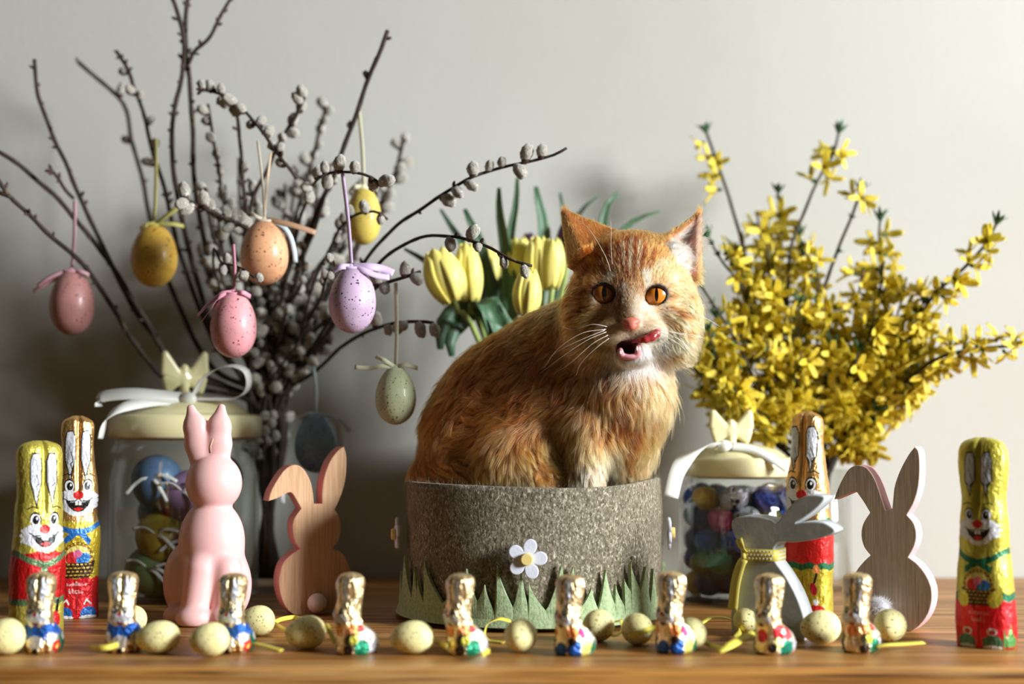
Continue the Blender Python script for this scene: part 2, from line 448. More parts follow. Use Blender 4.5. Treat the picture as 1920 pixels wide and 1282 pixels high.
# ================================================================ felt box
BXC = np.array([at(999, 905, 1.095).x, 1.095]); BR = .0965; BH = .1005
m_felt = mat('grey_wool_felt', (140, 130, 110), rough=.95, spec=.1, sheen=.25,
             var=[((96, 87, 68), 420, .42, .60, (1, 1, .6)), ((206, 196, 172), 620, .52, .68, (1, 1, .7)), ((112, 103, 84), 60, .5, .75, (1, 1, 1))],
             bump=[(420, .8, .0015, (1, 1, .7)), (120, .35, .002, (1, 1, 1))])
m_gfelt = mat('green_wool_felt', (176, 194, 150), rough=.95, spec=.1, sheen=.2, var=[((146, 168, 122), 420, .42, .66, (1, 1, 1)), ((150, 172, 126), 500, .6, .75, (1, 1, 1))], bump=[(500, .6, .001, (1, 1, 1))])
m_wfelt = mat('white_felt', (225, 228, 240), rough=.9, bump=[(900, .3, .0005, (1, 1, 1))])
m_yfelt = mat('yellow_felt', (240, 215, 135), rough=.9, bump=[(900, .3, .0005, (1, 1, 1))])
fb = thing('felt_box', 'round grey felt storage box trimmed with green felt grass, cat sitting inside', 'box', (BXC[0], BXC[1], 0))
def rim(a): return BH + .0012 * math.sin(a * 2 + .5) + .0035 * max(0, math.cos(a + .35)) ** 6
k = 180; V = []; rows = 26
for i in range(rows):
    z = .0015 + (1) * i / (rows - 1)
    for j in range(k):
        a = 2 * PI * j / k; r = BR + .0012 * math.sin(3 * a + i * .15) + .0012 * math.sin(a * 5 + 1) * i / rows
        V.append((BXC[0] + r * math.cos(a), BXC[1] + r * math.sin(a), .0015 + (rim(a) - .0015) * i / (rows - 1)))
for i in range(rows):                     # inner skin, top to bottom
    for j in range(k):
        a = 2 * PI * j / k; r = BR - .0042 + .0012 * math.sin(3 * a + (rows - 1 - i) * .15) + .0012 * math.sin(a * 5 + 1) * (rows - 1 - i) / rows
        V.append((BXC[0] + r * math.cos(a), BXC[1] + r * math.sin(a), .0015 + (rim(a) - .0015) * (rows - 1 - i) / (rows - 1)))
F = np.array([[i * k + j, i * k + (j + 1) % k, ((i + 1) % (2 * rows)) * k + (j + 1) % k, ((i + 1) % (2 * rows)) * k + j] for i in range(2 * rows) for j in range(k)])
V = np.array(V); felt_wall = mesh('felt_wall', V, F, m_felt, fb)
FV, FF = V, F
V, F = lathe([(0, .0005), (BR - .004, .0005), (BR - .0035, .004), (0, .004)], 96, (BXC[0], BXC[1], 0)); mesh('felt_bottom', V, F, m_felt, fb)
# stray wool fibres on the felt
P, fi = sample_surface(FV, FF[:rows * k], 26000)
nrm = P.copy(); nrm[:, :2] -= BXC; nrm[:, 2] = 0; nrm /= np.linalg.norm(nrm, axis=1)[:, None]
t = np.cross(nrm, [0, 0, 1]); ang = RNG.random(len(P)) * 2 * PI; d = t * np.cos(ang)[:, None] + np.array([0, 0, 1]) * np.sin(ang)[:, None]
L = RNG.uniform(.0012, .0045, len(P))[:, None]; s = np.linspace(0, 1, 4)
bend = np.cross(nrm, d) * RNG.normal(0, .5, (len(P), 1))
pts = np.stack([P + d * L * q + bend * L * q * q + nrm * L * (.32 * math.sin(q * 2.6)) for q in s], 1)
lum = RNG.uniform(.5, 1.15, (len(P), 1)); colr = lin((182, 170, 146)) * lum ** 1.6
tag(hair_object('wool_fibres', pts, np.tile([3.2e-5, 3e-5, 2.6e-5, 1e-5], (len(P), 1)), colr, hair_mat('wool_fibre', .8, use_hair=False), fb), kind='stuff')

def on_box(px, py, out=0.0):
    """point on the felt cylinder seen at a pixel (front side)"""
    u = (px - 960) / FPX; v = (641 - py) / FPX; D = np.array([u, -v * ST + CT, v * CT + ST])
    O = np.array([0, 0, CAMH]); R = BR + out; a = D[0] ** 2 + D[1] ** 2
    ox, oy = O[0] - BXC[0], O[1] - BXC[1]; b = D[0] * ox + D[1] * oy; c = ox * ox + oy * oy - R * R
    t = (-b - math.sqrt(max(b * b - a * c, 0))) / a
    p = O + D * t; return math.atan2(p[1] - BXC[1], p[0] - BXC[0]), p[2]
# grass band: (tip px, tip py, notch px, notch py) left to right
grass = [(762, 1040, 775, 1120), (780, 1062, 790, 1135), (786, 1085, 800, 1135), (799, 1050, 832, 1130), (876, 1066, 896, 1126), (910, 1096, 928, 1146), (933, 1060, 962, 1138), (978, 1066, 990, 1136), (992, 1092, 1023, 1144),
         (1053, 1058, 1060, 1100), (1074, 1062, 1090, 1135), (1108, 1102, 1120, 1142), (1134, 1068, 1150, 1132), (1152, 1095, 1168, 1135), (1168, 1084, 1180, 1108), (1180, 1054, 1198, 1106), (1208, 1062, 1216, 1130), (1222, 1066, 1228, 1120)]
def cyl(a, z, r): return (BXC[0] + r * math.cos(a), BXC[1] + r * math.sin(a), z)
top = []                                   # outline of the top edge as (angle, z)
for i, (tx, ty, nx, ny) in enumerate(grass):
    at_, tz = on_box(tx, ty, .003); an, nz = on_box(nx, ny, .003)
    if i == 0: pa, pz = at_ - .12, tz - .03
    else: pa, pz = last
    for q in np.linspace(0, 1, 7)[:-1]: top.append((pa + (at_ - pa) * (1 - (1 - q) ** 1.0), pz + (tz - pz) * q ** 1.35))
    for q in np.linspace(0, 1, 7)[:-1]: top.append((at_ + (an - at_) * (q ** 1.35), tz + (nz - tz) * q ** .9))
    last = (an, nz)
# carry the blades on round the back
a0 = top[0][0]; a1 = last[0]; back = []; na = 22
for i in range(na):
    A = a1 + (2 * PI + a0 - a1) * i / na; Bn = a1 + (2 * PI + a0 - a1) * (i + 1) / na; hgt = .028 + .012 * ((i * 7) % 5) / 4
    for q in np.linspace(0, 1, 7)[:-1]: back.append((A + (Bn - A) * q, .018 + (hgt - .018) * (1 - abs(2 * q - 1)) ** 1.3))
top = top + back; n = len(top); V = []
for (a, z) in top:
    for q, (zz, rr) in enumerate([(.0035, BR + .0052), (.009, BR + .0028), (z, BR + .0020)]):
        zz = zz if q < 2 else max(z, .0095); V.append(cyl(a, zz, rr))
    for q, (zz, rr) in enumerate([(z, BR + .0046), (.009, BR + .0056), (.0035, BR + .0078)]):
        zz = zz if q else max(z, .0095); V.append(cyl(a, zz, rr))
F = [[i * 6 + j, i * 6 + (j + 1) % 6, ((i + 1) % n) * 6 + (j + 1) % 6, ((i + 1) % n) * 6 + j] for i in range(n) for j in range(6)]
o = mesh('felt_grass', V, F, m_gfelt, fb, smooth=False); o['label'] = 'green felt grass strip'
# felt flowers
def felt_flower(c, out, up, R, rot):
    out = np.array(out, float); up = np.array(up, float); sd = np.cross(up, out)
    pts = []
    for i in range(100):
        a = 2 * PI * i / 100; w = abs(math.cos(2.5 * (a - rot) )) ; r = R * (.36 + .64 * w ** .55)
        pts.append((r * math.sin(a), r * math.cos(a)))
    V, F = prism(pts, .0022, .0006); W = np.array(c) + V[:, :1] * sd + V[:, 2:] * up - V[:, 1:2] * out
    f = mesh('flower', W, F, m_wfelt, fb, smooth=False); f['label'] = 'white felt flower'
    cc = np.array(c) + out * .0028
    pts = [(.0043 * math.cos(t), .0043 * math.sin(t)) for t in np.linspace(0, 2 * PI, 28)[:-1]]
    V, F = prism(pts, .0030, .0007); W = cc + V[:, :1] * sd + V[:, 2:] * up - V[:, 1:2] * out
    g = mesh('flower_centre', W, F, m_yfelt, f, smooth=False); g['label'] = 'yellow felt centre'
a, z = on_box(988, 1048, .0075)
for aa, zz, rt, RR in ((a, z, .25, .0142), (math.radians(-3), .062, .5, .0125), (math.radians(-170), .062, 1.2, .0125)):
    felt_flower((BXC[0] + (BR + .0075) * math.cos(aa), BXC[1] + (BR + .0075) * math.sin(aa), zz), (math.cos(aa), math.sin(aa), 0), (0, 0, 1), RR, rt)
a, z = on_box(1188, 1044, .001)
V, F = ellipsoid((BXC[0] + (BR + .0015) * math.cos(a), BXC[1] + (BR + .0015) * math.sin(a), z), (.0012,) * 3, 12, 8); mesh('bead', V, F, m_wfelt, fb)

# ================================================================ the cat
YH = 1.035                                 # depth of the middle of the head
def A(px, py, Y): return np.array(at(px, py, Y))
def px_r(r, Y): return r * Y / FPX
def build_cat():
    H = ps(YH)
    def E(px, py, Y, rx, rz, ry): return (A(px, py, Y), (rx * ps(Y), ry * ps(Y), rz * ps(Y)))
    HR = []                                # head prims: fn, smoothness
    sk = E(1184, 538, 1.045, 112, 96, 96)
    def rotz(d): c, s = math.cos(math.radians(d)), math.sin(math.radians(d)); return np.array([[c, -s, 0], [s, c, 0], [0, 0, 1]])
    def roty(d): c, s = math.cos(math.radians(d)), math.sin(math.radians(d)); return np.array([[c, 0, s], [0, 1, 0], [-s, 0, c]])
    def head(P):
        d = sd_ell(P, *sk)
        for (x, y, Y, rx, rz, ry) in ((1108, 588, 1.040, 52, 50, 58), (1262, 588, 1.040, 50, 50, 58), (1184, 480, 1.035, 88, 42, 60)):
            d = smin(d, sd_ell(P, *E(x, y, Y, rx, rz, ry)), .012)
        d = smin(d, sd_cap(P, A(1184, 512, 1.034), A(1184, 594, 1.0045), 36 * H, 20 * H), .014)      # nose bridge
        d = smin(d, sd_ell(P, *E(1154, 622, 1.008, 34, 24, 29)), .011)                               # whisker pads
        d = smin(d, sd_ell(P, *E(1213, 620, 1.008, 33, 24, 29)), .011)
        d = smin(d, sd_ell(P, *E(1186, 664, 1.012, 32, 25, 30)), .008)                               # lower jaw
        d = smin(d, sd_cap(P, A(1110, 640, 1.04), A(1262, 640, 1.04), 42 * H, 42 * H), .016)
        d = smin(d, sd_ell(P, *E(1183, 607, .9965, 15, 11, 12)), .003)                               # nose leather
        # brows and lower lids round the eyes
        for ex, ey in ((1133, 550), (1231, 553)):
            s_ = -1 if ex < 1180 else 1
            d = smin(d, sd_cap(P, A(ex - 20, ey - 17 - 5 * (s_ < 0) + 3 * (s_ > 0), 1.0175), A(ex + 20, ey - 17 + 3 * (s_ < 0) - 5 * (s_ > 0), 1.0175), 8 * H, 8 * H), .008)
            d = smin(d, sd_cap(P, A(ex - 16, ey + 20, 1.0185), A(ex + 16, ey + 20, 1.0185), 8 * H, 8 * H), .008)
        # ears
        def ear(d, tip, bl, bc, br, th, cup):
            t, l, c, r = (A(*q) for q in (tip, bl, bc, br))
            e = np.minimum(sd_tri(P, t, l, c), sd_tri(P, t, c, r)) - th
            return smin(d, e, .006)
        d = ear(d, (1060, 401, 1.040), (1074, 496, 1.038), (1092, 470, 1.018), (1146, 440, 1.040), .0030, None)
        d = ear(d, (1310, 403, 1.042), (1232, 458, 1.036), (1280, 478, 1.055), (1308, 522, 1.036), .0019, None)
        # eye openings: almond hollow cut toward the viewer
        for ex, ey, Y, tl in ((1133, 550, 1.002, 20), (1231, 553, 1.002, -20)):
            d = smax(d, -sd_ell(P, A(ex, ey, 1.000), (22.5 * H, 66 * H, 19.2 * H), roty(tl)), .0010)
        # mouth
        d = smax(d, -sd_ell(P, A(1178, 655, .990), (23 * H, 50 * H, 19 * H), roty(12)), .002)
        d = smax(d, -sd_ell(P, A(1207, 636, .992), (20 * H, 28 * H, 6.5 * H), roty(-18)), .002)
        return d
    def body(P):
        d = sd_ell(P, *E(892, 875, 1.106, 108, 120, 118))                                            # rump
        d = smin(d, sd_ell(P, *E(918, 775, 1.110, 100, 104, 104)), .03)                              # loin
        d = smin(d, sd_ell(P, *E(982, 715, 1.106, 102, 94, 96)), .03)                              # back
        d = smin(d, sd_ell(P, *E(1065, 665, 1.090, 100, 95, 95)), .03)                               # shoulders
        d = smin(d, sd_ell(P, *E(1140, 640, 1.068, 92, 80, 80)), .03)                                # neck
        d = smin(d, sd_ell(P, *E(1168, 730, 1.060, 90, 95, 90)), .025)                               # chest
        d = smin(d, sd_ell(P, *E(1140, 810, 1.072, 80, 100, 80)), .025)
        d = smin(d, sd_ell(P, *E(1030, 800, 1.085, 105, 110, 95)), .03)                              # flank
        # near thigh with the knee pointing to the right, hock below
        d = smin(d, sd_ell(P, A(975, 868, 1.055), (80 * ps(1.055), 46 * ps(1.05), 66 * ps(1.055)), roty(-28).T), .016)
        d = smin(d, sd_cap(P, A(1022, 915, 1.052), A(985, 1000, 1.055), .015, .014), .018)
        d = smin(d, sd_cap(P, A(985, 1105, 1.05), A(1045, 1120, 1.035), .013, .012), .008)
        # forelegs
        d = smin(d, sd_cap(P, A(1098, 800, 1.045), A(1104, 985, 1.033), 40 * H, 27 * H), .010)
        d = smin(d, sd_cap(P, A(1104, 985, 1.033), A(1106, 1128, 1.03), 27 * H, 27 * H), .006)
        d = smin(d, sd_cap(P, A(1186, 790, 1.064), A(1178, 985, 1.076), 42 * H, 25 * H), .010)
        d = smin(d, sd_cap(P, A(1178, 985, 1.076), A(1172, 1120, 1.07), 25 * H, 26 * H), .006)
        # tail lying along the rim side
        d = smin(d, sd_cap(P, A(800, 900, 1.09), A(850, 1000, 1.055), .015, .016), .010)
        d = smin(d, sd_cap(P, A(850, 1000, 1.055), A(960, 1060, 1.035), .014, .010), .010)
        return d
    def f(P):
        return smin(body(P), head(P), .010)
    lo = (A(760, 900, 1.1)[0] - .005, .985, .004); hi = (A(1340, 900, 1.05)[0], 1.175, .302)
    def g(P):
        rr = np.hypot(P[:, 0] - BXC[0], P[:, 1] - BXC[1]) - (BR - .0075) - np.clip(P[:, 2] - .095, 0, 1) * 1.6
        return smax(smax(f(P), .006 - P[:, 2], .003), rr * .7, .006)
    V, Q = snet(g, lo, hi, .0013, 2)
    # finer relaxation is not needed: vertices already sit on the surface
    return V, Q, g
CV, CQ, cat_f = build_cat()
CN, _ = grad(cat_f, CV, .0012)

# marks of the coat, plus light painted on its right cheek, authored on the animal as seen from the front -----------
flow_keys = np.array([
 # px, py, dx, dy, length mm, lift
 (1183,560,0,-1,2.2,.25),(1183,600,0,-1,1.2,.2),(1180,500,0,-1,4.5,.3),(1130,490,-.5,-1,5,.3),(1230,490,.5,-1,5,.3),(1180,450,0,-1,6,.35),
 (1100,560,-1,-.15,6,.3),(1080,600,-1,.35,9,.35),(1060,550,-.9,.3,9,.35),(1262,570,1,-.1,6,.3),(1285,600,.9,.45,9,.35),(1300,560,.5,.6,8,.4),
 (1150,625,-1,.25,2.8,.25),(1216,622,1,.25,2.8,.25),(1185,685,0,1,5,.3),(1140,660,-.6,.8,6,.3),(1235,660,.6,.8,6,.3),(1110,640,-.8,.6,9,.35),(1265,640,.7,.7,9,.35),
 (1070,430,-.1,-1,5,.25),(1100,450,-.3,-1,6,.3),(1060,400,-.1,-1,9,.15),(1310,400,.25,-1,9,.15),(1290,440,.3,-1,5,.25),(1260,440,.1,-1,6,.3),
 (1040,620,-.7,.6,12,.25),(980,640,-.9,.45,12,.2),(920,660,-.9,.5,13,.2),(870,700,-.7,.7,14,.25),(820,770,-.4,.9,15,.3),(785,850,.15,1,9,.25),(772,885,.6,.8,6,.15),(775,830,.1,1,8,.2),
 (900,760,-.9,.35,14,.22),(880,830,-.95,.25,15,.25),(950,720,-.9,.4,13,.2),(1000,740,-.8,.6,13,.22),(960,790,-.8,.5,14,.25),
 (940,840,-.3,.9,15,.3),(985,850,.45,.85,16,.3),(1020,880,.65,.75,16,.3),(1045,905,.6,.8,13,.3),(930,890,.2,.95,15,.3),(860,890,.75,.5,17,.35),(810,880,.9,.35,17,.35),(790,900,.9,.4,16,.35),
 (1060,760,-.6,.8,15,.3),(1100,720,-.5,.9,16,.3),(1150,740,-.25,1,17,.35),(1200,730,.15,1,18,.35),(1250,740,.5,.9,17,.4),(1270,690,.6,.85,15,.4),(1285,650,.7,.8,12,.4),
 (1090,820,-.25,1,12,.3),(1110,880,-.05,1,9,.25),(1190,830,.15,1,13,.35),(1190,890,.1,1,9,.3),(1235,810,.5,.9,15,.4),(1150,820,0,1,13,.35)], float)
col_keys = [  # coat tones; right cheek keys paled to paint the side light in
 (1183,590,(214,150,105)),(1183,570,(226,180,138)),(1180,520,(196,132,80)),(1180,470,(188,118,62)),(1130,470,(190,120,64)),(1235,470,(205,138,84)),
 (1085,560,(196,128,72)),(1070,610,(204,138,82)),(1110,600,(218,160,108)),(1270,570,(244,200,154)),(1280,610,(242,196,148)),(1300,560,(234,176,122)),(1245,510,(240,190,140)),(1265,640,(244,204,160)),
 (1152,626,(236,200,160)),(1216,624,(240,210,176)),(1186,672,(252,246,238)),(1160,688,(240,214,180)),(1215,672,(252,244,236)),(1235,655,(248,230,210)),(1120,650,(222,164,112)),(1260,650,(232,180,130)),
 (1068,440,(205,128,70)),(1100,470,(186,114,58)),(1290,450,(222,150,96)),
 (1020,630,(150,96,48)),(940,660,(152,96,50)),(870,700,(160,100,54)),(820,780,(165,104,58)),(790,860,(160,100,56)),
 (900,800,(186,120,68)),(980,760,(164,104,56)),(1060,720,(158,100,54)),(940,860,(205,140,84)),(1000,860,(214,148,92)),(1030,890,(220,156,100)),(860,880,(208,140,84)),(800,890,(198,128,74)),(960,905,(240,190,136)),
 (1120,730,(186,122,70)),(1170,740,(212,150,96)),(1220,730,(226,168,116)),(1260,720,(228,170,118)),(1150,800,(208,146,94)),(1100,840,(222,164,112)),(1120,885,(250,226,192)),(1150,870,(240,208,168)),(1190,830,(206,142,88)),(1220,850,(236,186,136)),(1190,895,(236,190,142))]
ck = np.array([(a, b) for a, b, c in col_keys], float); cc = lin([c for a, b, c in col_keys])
# strokes: x0,y0,x1,y1,width,rgb,strength
D1 = (104, 50, 18); D2 = (128, 68, 28); W1 = (250, 232, 205)
strokes = [(1160,462,1168,510,5,D1,.9),(1176,452,1176,520,5,D1,.95),(1184,456,1182,505,3.5,W1,.45),(1168,458,1170,500,3,W1,.35),(1200,458,1196,505,3.5,W1,.4),(1192,452,1188,522,5,D1,.95),(1208,462,1200,512,5,D1,.9),(1140,470,1152,505,5,D1,.85),(1226,470,1216,505,5,D1,.75),
 (1120,480,1136,515,5,D1,.75),(1165,525,1158,600,7,D1,.75),(1203,525,1207,550,4,D2,.4),(1105,500,1080,530,7,D1,.75),(1100,545,1066,560,7,D1,.8),(1100,575,1070,592,7,D1,.8),(1112,610,1080,625,5,D2,.5),
 (1258,555,1292,548,7,D1,.75),(1252,580,1290,590,7,D1,.75),(1262,606,1285,620,8,D2,.75),(1244,598,1262,606,5,D2,.5),
 (1137,525,1148,515,7,W1,.8),(1216,532,1211,516,9,W1,.9),(1195,585,1216,578,10,W1,.75),(1206,570,1200,600,9,W1,.7),(1222,512,1240,500,10,(244,206,160),.7),(1250,520,1280,515,14,(240,196,148),.6),(1265,545,1290,570,12,(240,196,148),.5),(1225,590,1250,585,8,W1,.4),(1165,545,1172,535,6,W1,.5),(1240,630,1228,665,14,W1,.8),(1210,665,1180,690,18,(255,248,240),.9),(1250,545,1242,575,7,W1,.6),(1112,545,1116,570,5,W1,.5),(1187,585,1195,560,6,W1,.6),
 (1130,612,1108,618,2.5,D1,.6),(1128,622,1106,632,2.5,D1,.5),(1238,608,1256,614,2.5,D1,.4),
 (1115,560,1110,536,3,D1,.6),(1151,565,1154,580,3,D1,.5),
 (1140,700,1175,790,12,D1,.6),(1100,760,1130,820,12,D2,.4),(1190,790,1180,870,10,D1,.7),(1170,760,1150,790,9,D1,.7),(1205,740,1180,760,8,D2,.4),(1060,800,1050,860,12,D2,.5),
 (950,640,890,760,16,D2,.35),(900,680,850,800,14,D2,.35),(1020,650,980,760,16,D2,.3),(880,780,860,860,14,D2,.3),(830,760,810,860,12,D2,.3),
 (980,800,1010,860,8,D1,.45),(1005,870,1030,905,7,D1,.6),(850,900,930,912,10,D1,.6),(800,905,850,912,12,D1,.6)]
def coat_colour(P, jitter=None, seed=0):
    px, py = topix(P); X = np.stack([px, py], 1); out = np.zeros((len(P), 3)); wsum = np.zeros(len(P))
    for k_, c in zip(ck, cc):
        w = 1 / (((X - k_) ** 2).sum(1) + 120) ** 1.7; out += w[:, None] * c; wsum += w
    out /= wsum[:, None]
    n1 = vnoise(P, 260, seed) * .5 + vnoise(P * [1, 1, .35], 420, seed + 5) * .5
    jx = px + n1 * 1.8; jy = py + vnoise(P, 300, seed + 9) * 3
    for (x0, y0, x1, y1, w, rgb, s) in strokes:
        dx, dy = x1 - x0, y1 - y0; t = np.clip(((jx - x0) * dx + (jy - y0) * dy) / (dx * dx + dy * dy), 0, 1)
        d = np.hypot(jx - x0 - t * dx, jy - y0 - t * dy); m = (s * np.clip(1.35 - d / (w * .9), 0, 1))[:, None]
        if (y0 < 640): m = m * (P[:, 1] < 1.06)[:, None]
        out = out * (1 - m) + lin(rgb) * m
    return out, px, py
def flow(P, N_):
    px, py = topix(P); dx = np.zeros(len(P)); dy = np.zeros(len(P)); L = np.zeros(len(P)); lf = np.zeros(len(P)); ws = np.zeros(len(P))
    for k_ in flow_keys:
        w = 1 / ((px - k_[0]) ** 2 + (py - k_[1]) ** 2 + 80) ** 1.8
        n = math.hypot(k_[2], k_[3]); dx += w * k_[2] / n; dy += w * k_[3] / n; L += w * k_[4]; lf += w * k_[5]; ws += w
    d = np.stack([dx / ws, np.full(len(P), .12), -dy / ws], 1)      # screen right = +x, screen down = -z, lean slightly back
    d -= N_ * np.sum(d * N_, 1)[:, None]; d /= np.linalg.norm(d, axis=1)[:, None] + 1e-9
    return d, L / ws * .001, lf / ws
skin, spx, spy = coat_colour(CV)
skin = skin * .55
def sm(d, a, b): return np.clip((b - d) / (b - a), 0, 1)[:, None]
front = (CV[:, 1] < 1.03)
# eye rims, nose leather, lips and mouth, inner ears of the skin
for ex, ey in ((1133, 550), (1231, 553)):
    ca_, sa_ = math.cos(math.radians(20)), math.sin(math.radians(20)) * (1 if ex < 1180 else -1)
    d = np.hypot(((spx - ex) * ca_ + (spy - ey) * sa_) / 23, (-(spx - ex) * sa_ + (spy - ey) * ca_) / 20); m = sm(d, 1.0, 1.08) * front[:, None]; skin = skin * (1 - m) + lin((24, 13, 8)) * m
d = np.hypot((spx - 1183) / 16, (spy - 607) / 11); m = sm(d, .85, 1.15) * (CV[:, 1] < 1.0)[:, None]; skin = skin * (1 - m) + lin((206, 104, 84)) * m
m = ((np.hypot((spx - 1178) / 24, (spy - 656) / 21) < 1) & front)[:, None]; skin = np.where(m, lin((176, 96, 100)), skin)
inmouth = (np.hypot((spx - 1178) / 24, (spy - 652) / 20) < 1) & (CV[:, 1] > 1.0005) & front; skin[inmouth] = lin((62, 18, 22))
earR = (np.abs(CV[:, 1] - 1.05) < .03) & (spy < 520) & in_poly(spx, spy, [(1309, 407), (1246, 460), (1266, 496), (1302, 520), (1314, 460)])
skin[earR] = lin((232, 178, 158))
ecol = np.concatenate([skin, np.ones((len(skin), 1))], 1)
m_skin = mat('cat_skin', (200, 140, 90), rough=.55, attr=True, sss=.15)
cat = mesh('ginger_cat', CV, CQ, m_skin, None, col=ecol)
cat_o = (BXC[0], BXC[1], .006)
set_origin(cat, cat_o)
tag(cat, 'ginger tabby kitten sitting in the grey felt box licking its lips, mouth open', 'cat')

# ---- fur
H = ps(YH)
def fur(nroots, seed):
    w = np.ones(len(CQ)); c = CV[CQ].mean(1); w[c[:, 2] < .085] = .0; hd = c[:, 2] > .195; w[hd & (c[:, 1] < 1.06)] = 2.2; w[hd & (c[:, 1] < 1.025)] = 4.2
    cn = CN[CQ].mean(1); w[cn[:, 1] > .6] *= .35
    P, fi = sample_surface(CV, CQ, nroots, w); N_, v = grad(cat_f, P, .001)
    colr, px, py = coat_colour(P, seed=seed); T, L, lf = flow(P, N_)
    keep = np.ones(len(P), bool); fr = P[:, 1] < 1.035
    for ex, ey in ((1133, 550), (1231, 553)):
        ca_, sa_ = math.cos(math.radians(20)), math.sin(math.radians(20)) * (1 if ex < 1180 else -1)
        keep &= ~((np.hypot(((px - ex) * ca_ + (py - ey) * sa_) / 22.6, (-(px - ex) * sa_ + (py - ey) * ca_) / 19.4) < 1) & fr)
    keep &= ~((np.hypot((px - 1183) / 15, (py - 608) / 10) < 1) & (P[:, 1] < 1.005))
    keep &= ~((np.hypot((px - 1178) / 23, (py - 656) / 19.5) < 1) & fr)
    keep &= ~((np.hypot((px - 1210) / 24, (py - 634) / 10) < 1) & fr)
    inner = in_poly(px, py, [(1309, 407), (1246, 460), (1266, 496), (1302, 520), (1314, 460)]) & (N_[:, 1] < .3) & (P[:, 1] < 1.075)
    keep &= ~(inner & (RNG.random(len(P)) < .35))
    near_eye = np.minimum(np.hypot(px - 1133, py - 550), np.hypot(px - 1231, py - 553)); L = L * np.clip(near_eye / 40, .5, 1)
    nm = np.hypot(px - 1183, py - 610); L = np.where(fr, np.maximum(L * np.clip(nm / 40, .5, 1), .0017), L)
    ears = ((py < 470) & ((px < 1110) | (px > 1262))) | ((py < 515) & (px < 1092) & (px > 1040)); L = np.where(ears, np.minimum(L, .0042), L)
    tuft = ((np.hypot(px - 1061, py - 402) < 7) | (np.hypot(px - 1310, py - 404) < 7)); L = np.where(tuft, .0085, L)
    L = np.where(inner, .0105, L); T = np.where(inner[:, None], np.array([.85, -.25, .5]), T); T = np.where(tuft[:, None], np.array([.12, 0, 1.0]) * np.where(px < 1180, -1, 1)[:, None] * [1, 0, 0] + np.array([0, 0, 1.]), T)
    P, N_, T, L, lf, colr, px, py, inner = (a[keep] for a in (P, N_, T, L, lf, colr, px, py, inner))
    colr[inner] = lin((250, 226, 206)); tf = tuft[keep]; colr[tf] = lin((168, 118, 78))
    n = len(P)
    # clumps
    ncl = n // 16; ci = RNG.choice(n, ncl, replace=False); kd = kdtree.KDTree(ncl)
    for i, j in enumerate(ci): kd.insert(P[j], i)
    kd.balance(); own = np.array([kd.find(p)[1] for p in P]); oc = ci[own]
    rnd = RNG.normal(0, 1, (ncl, 3)); big = np.stack([vnoise(P, 70, 31), vnoise(P, 70, 32), vnoise(P, 70, 33)], 1); med = np.stack([vnoise(P, 190, 41), vnoise(P, 190, 42), vnoise(P, 190, 43)], 1)
    bodyf = np.clip((L - .004) / .008, 0, 1)[:, None]
    D = T + bodyf * (big * .55 + med * .30) + (1 - bodyf) * med * .18 + rnd[own] * (.10 + .12 * bodyf) + RNG.normal(0, .07, (n, 3))
    D -= N_ * np.sum(D * N_, 1)[:, None] * .8; D /= np.linalg.norm(D, axis=1)[:, None] + 1e-9
    Lh = L * RNG.uniform(.65, 1.12, n) * (1 + .25 * rnd[own, 0] * .5)
    stray = RNG.random(n) < .03; Lh[stray] *= 1.3; lf = np.where(stray, lf + .25, lf) * (1 + .3 * rnd[own, 1] * .5)
    s = np.linspace(0, 1, 5); Lh_ = Lh[:, None]; lf_ = lf[:, None]
    pts = np.stack([P - N_ * np.minimum(.0003, Lh_ * .02) + D * Lh_ * (q * .92) + N_ * Lh_ * lf_ * (1.5 * q - .95 * q * q) - np.array([0, 0, 1]) * Lh_ * .10 * q * q for q in s], 1)
    tipc = pts[oc, :, :]
    wq = (.62 * s ** 1.5)[None, :, None] * bodyf[:, :, None] + (.25 * s ** 1.5)[None, :, None] * (1 - bodyf[:, :, None])
    pts = pts * (1 - wq) + tipc * wq
    # tint per clump and per hair
    cj = np.exp(RNG.normal(0, .22, ncl))[own]; streak = np.exp(vnoise(P * [1, 1, 1], 330, 77) * .2 + vnoise(P, 120, 78) * .22)
    colr = colr * (cj * streak * np.exp(RNG.normal(0, .09, n)))[:, None]
    light = RNG.random(n) < .08; colr[light] = colr[light] * .6 + lin((248, 208, 156)) * .4
    r0 = np.where(L < .006, 5.2e-5, 7.5e-5); rad = r0[:, None] * np.array([1, 1, .85, .6, .12])
    colr = np.clip(colr, .002, .93) ** np.array([1.04, 1.27, 1.44])
    return pts, rad, np.clip(colr, 0.002, .93)
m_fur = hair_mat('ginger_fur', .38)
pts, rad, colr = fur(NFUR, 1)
fo = tag(hair_object('fur', pts, rad, colr, m_fur, cat), kind='stuff')

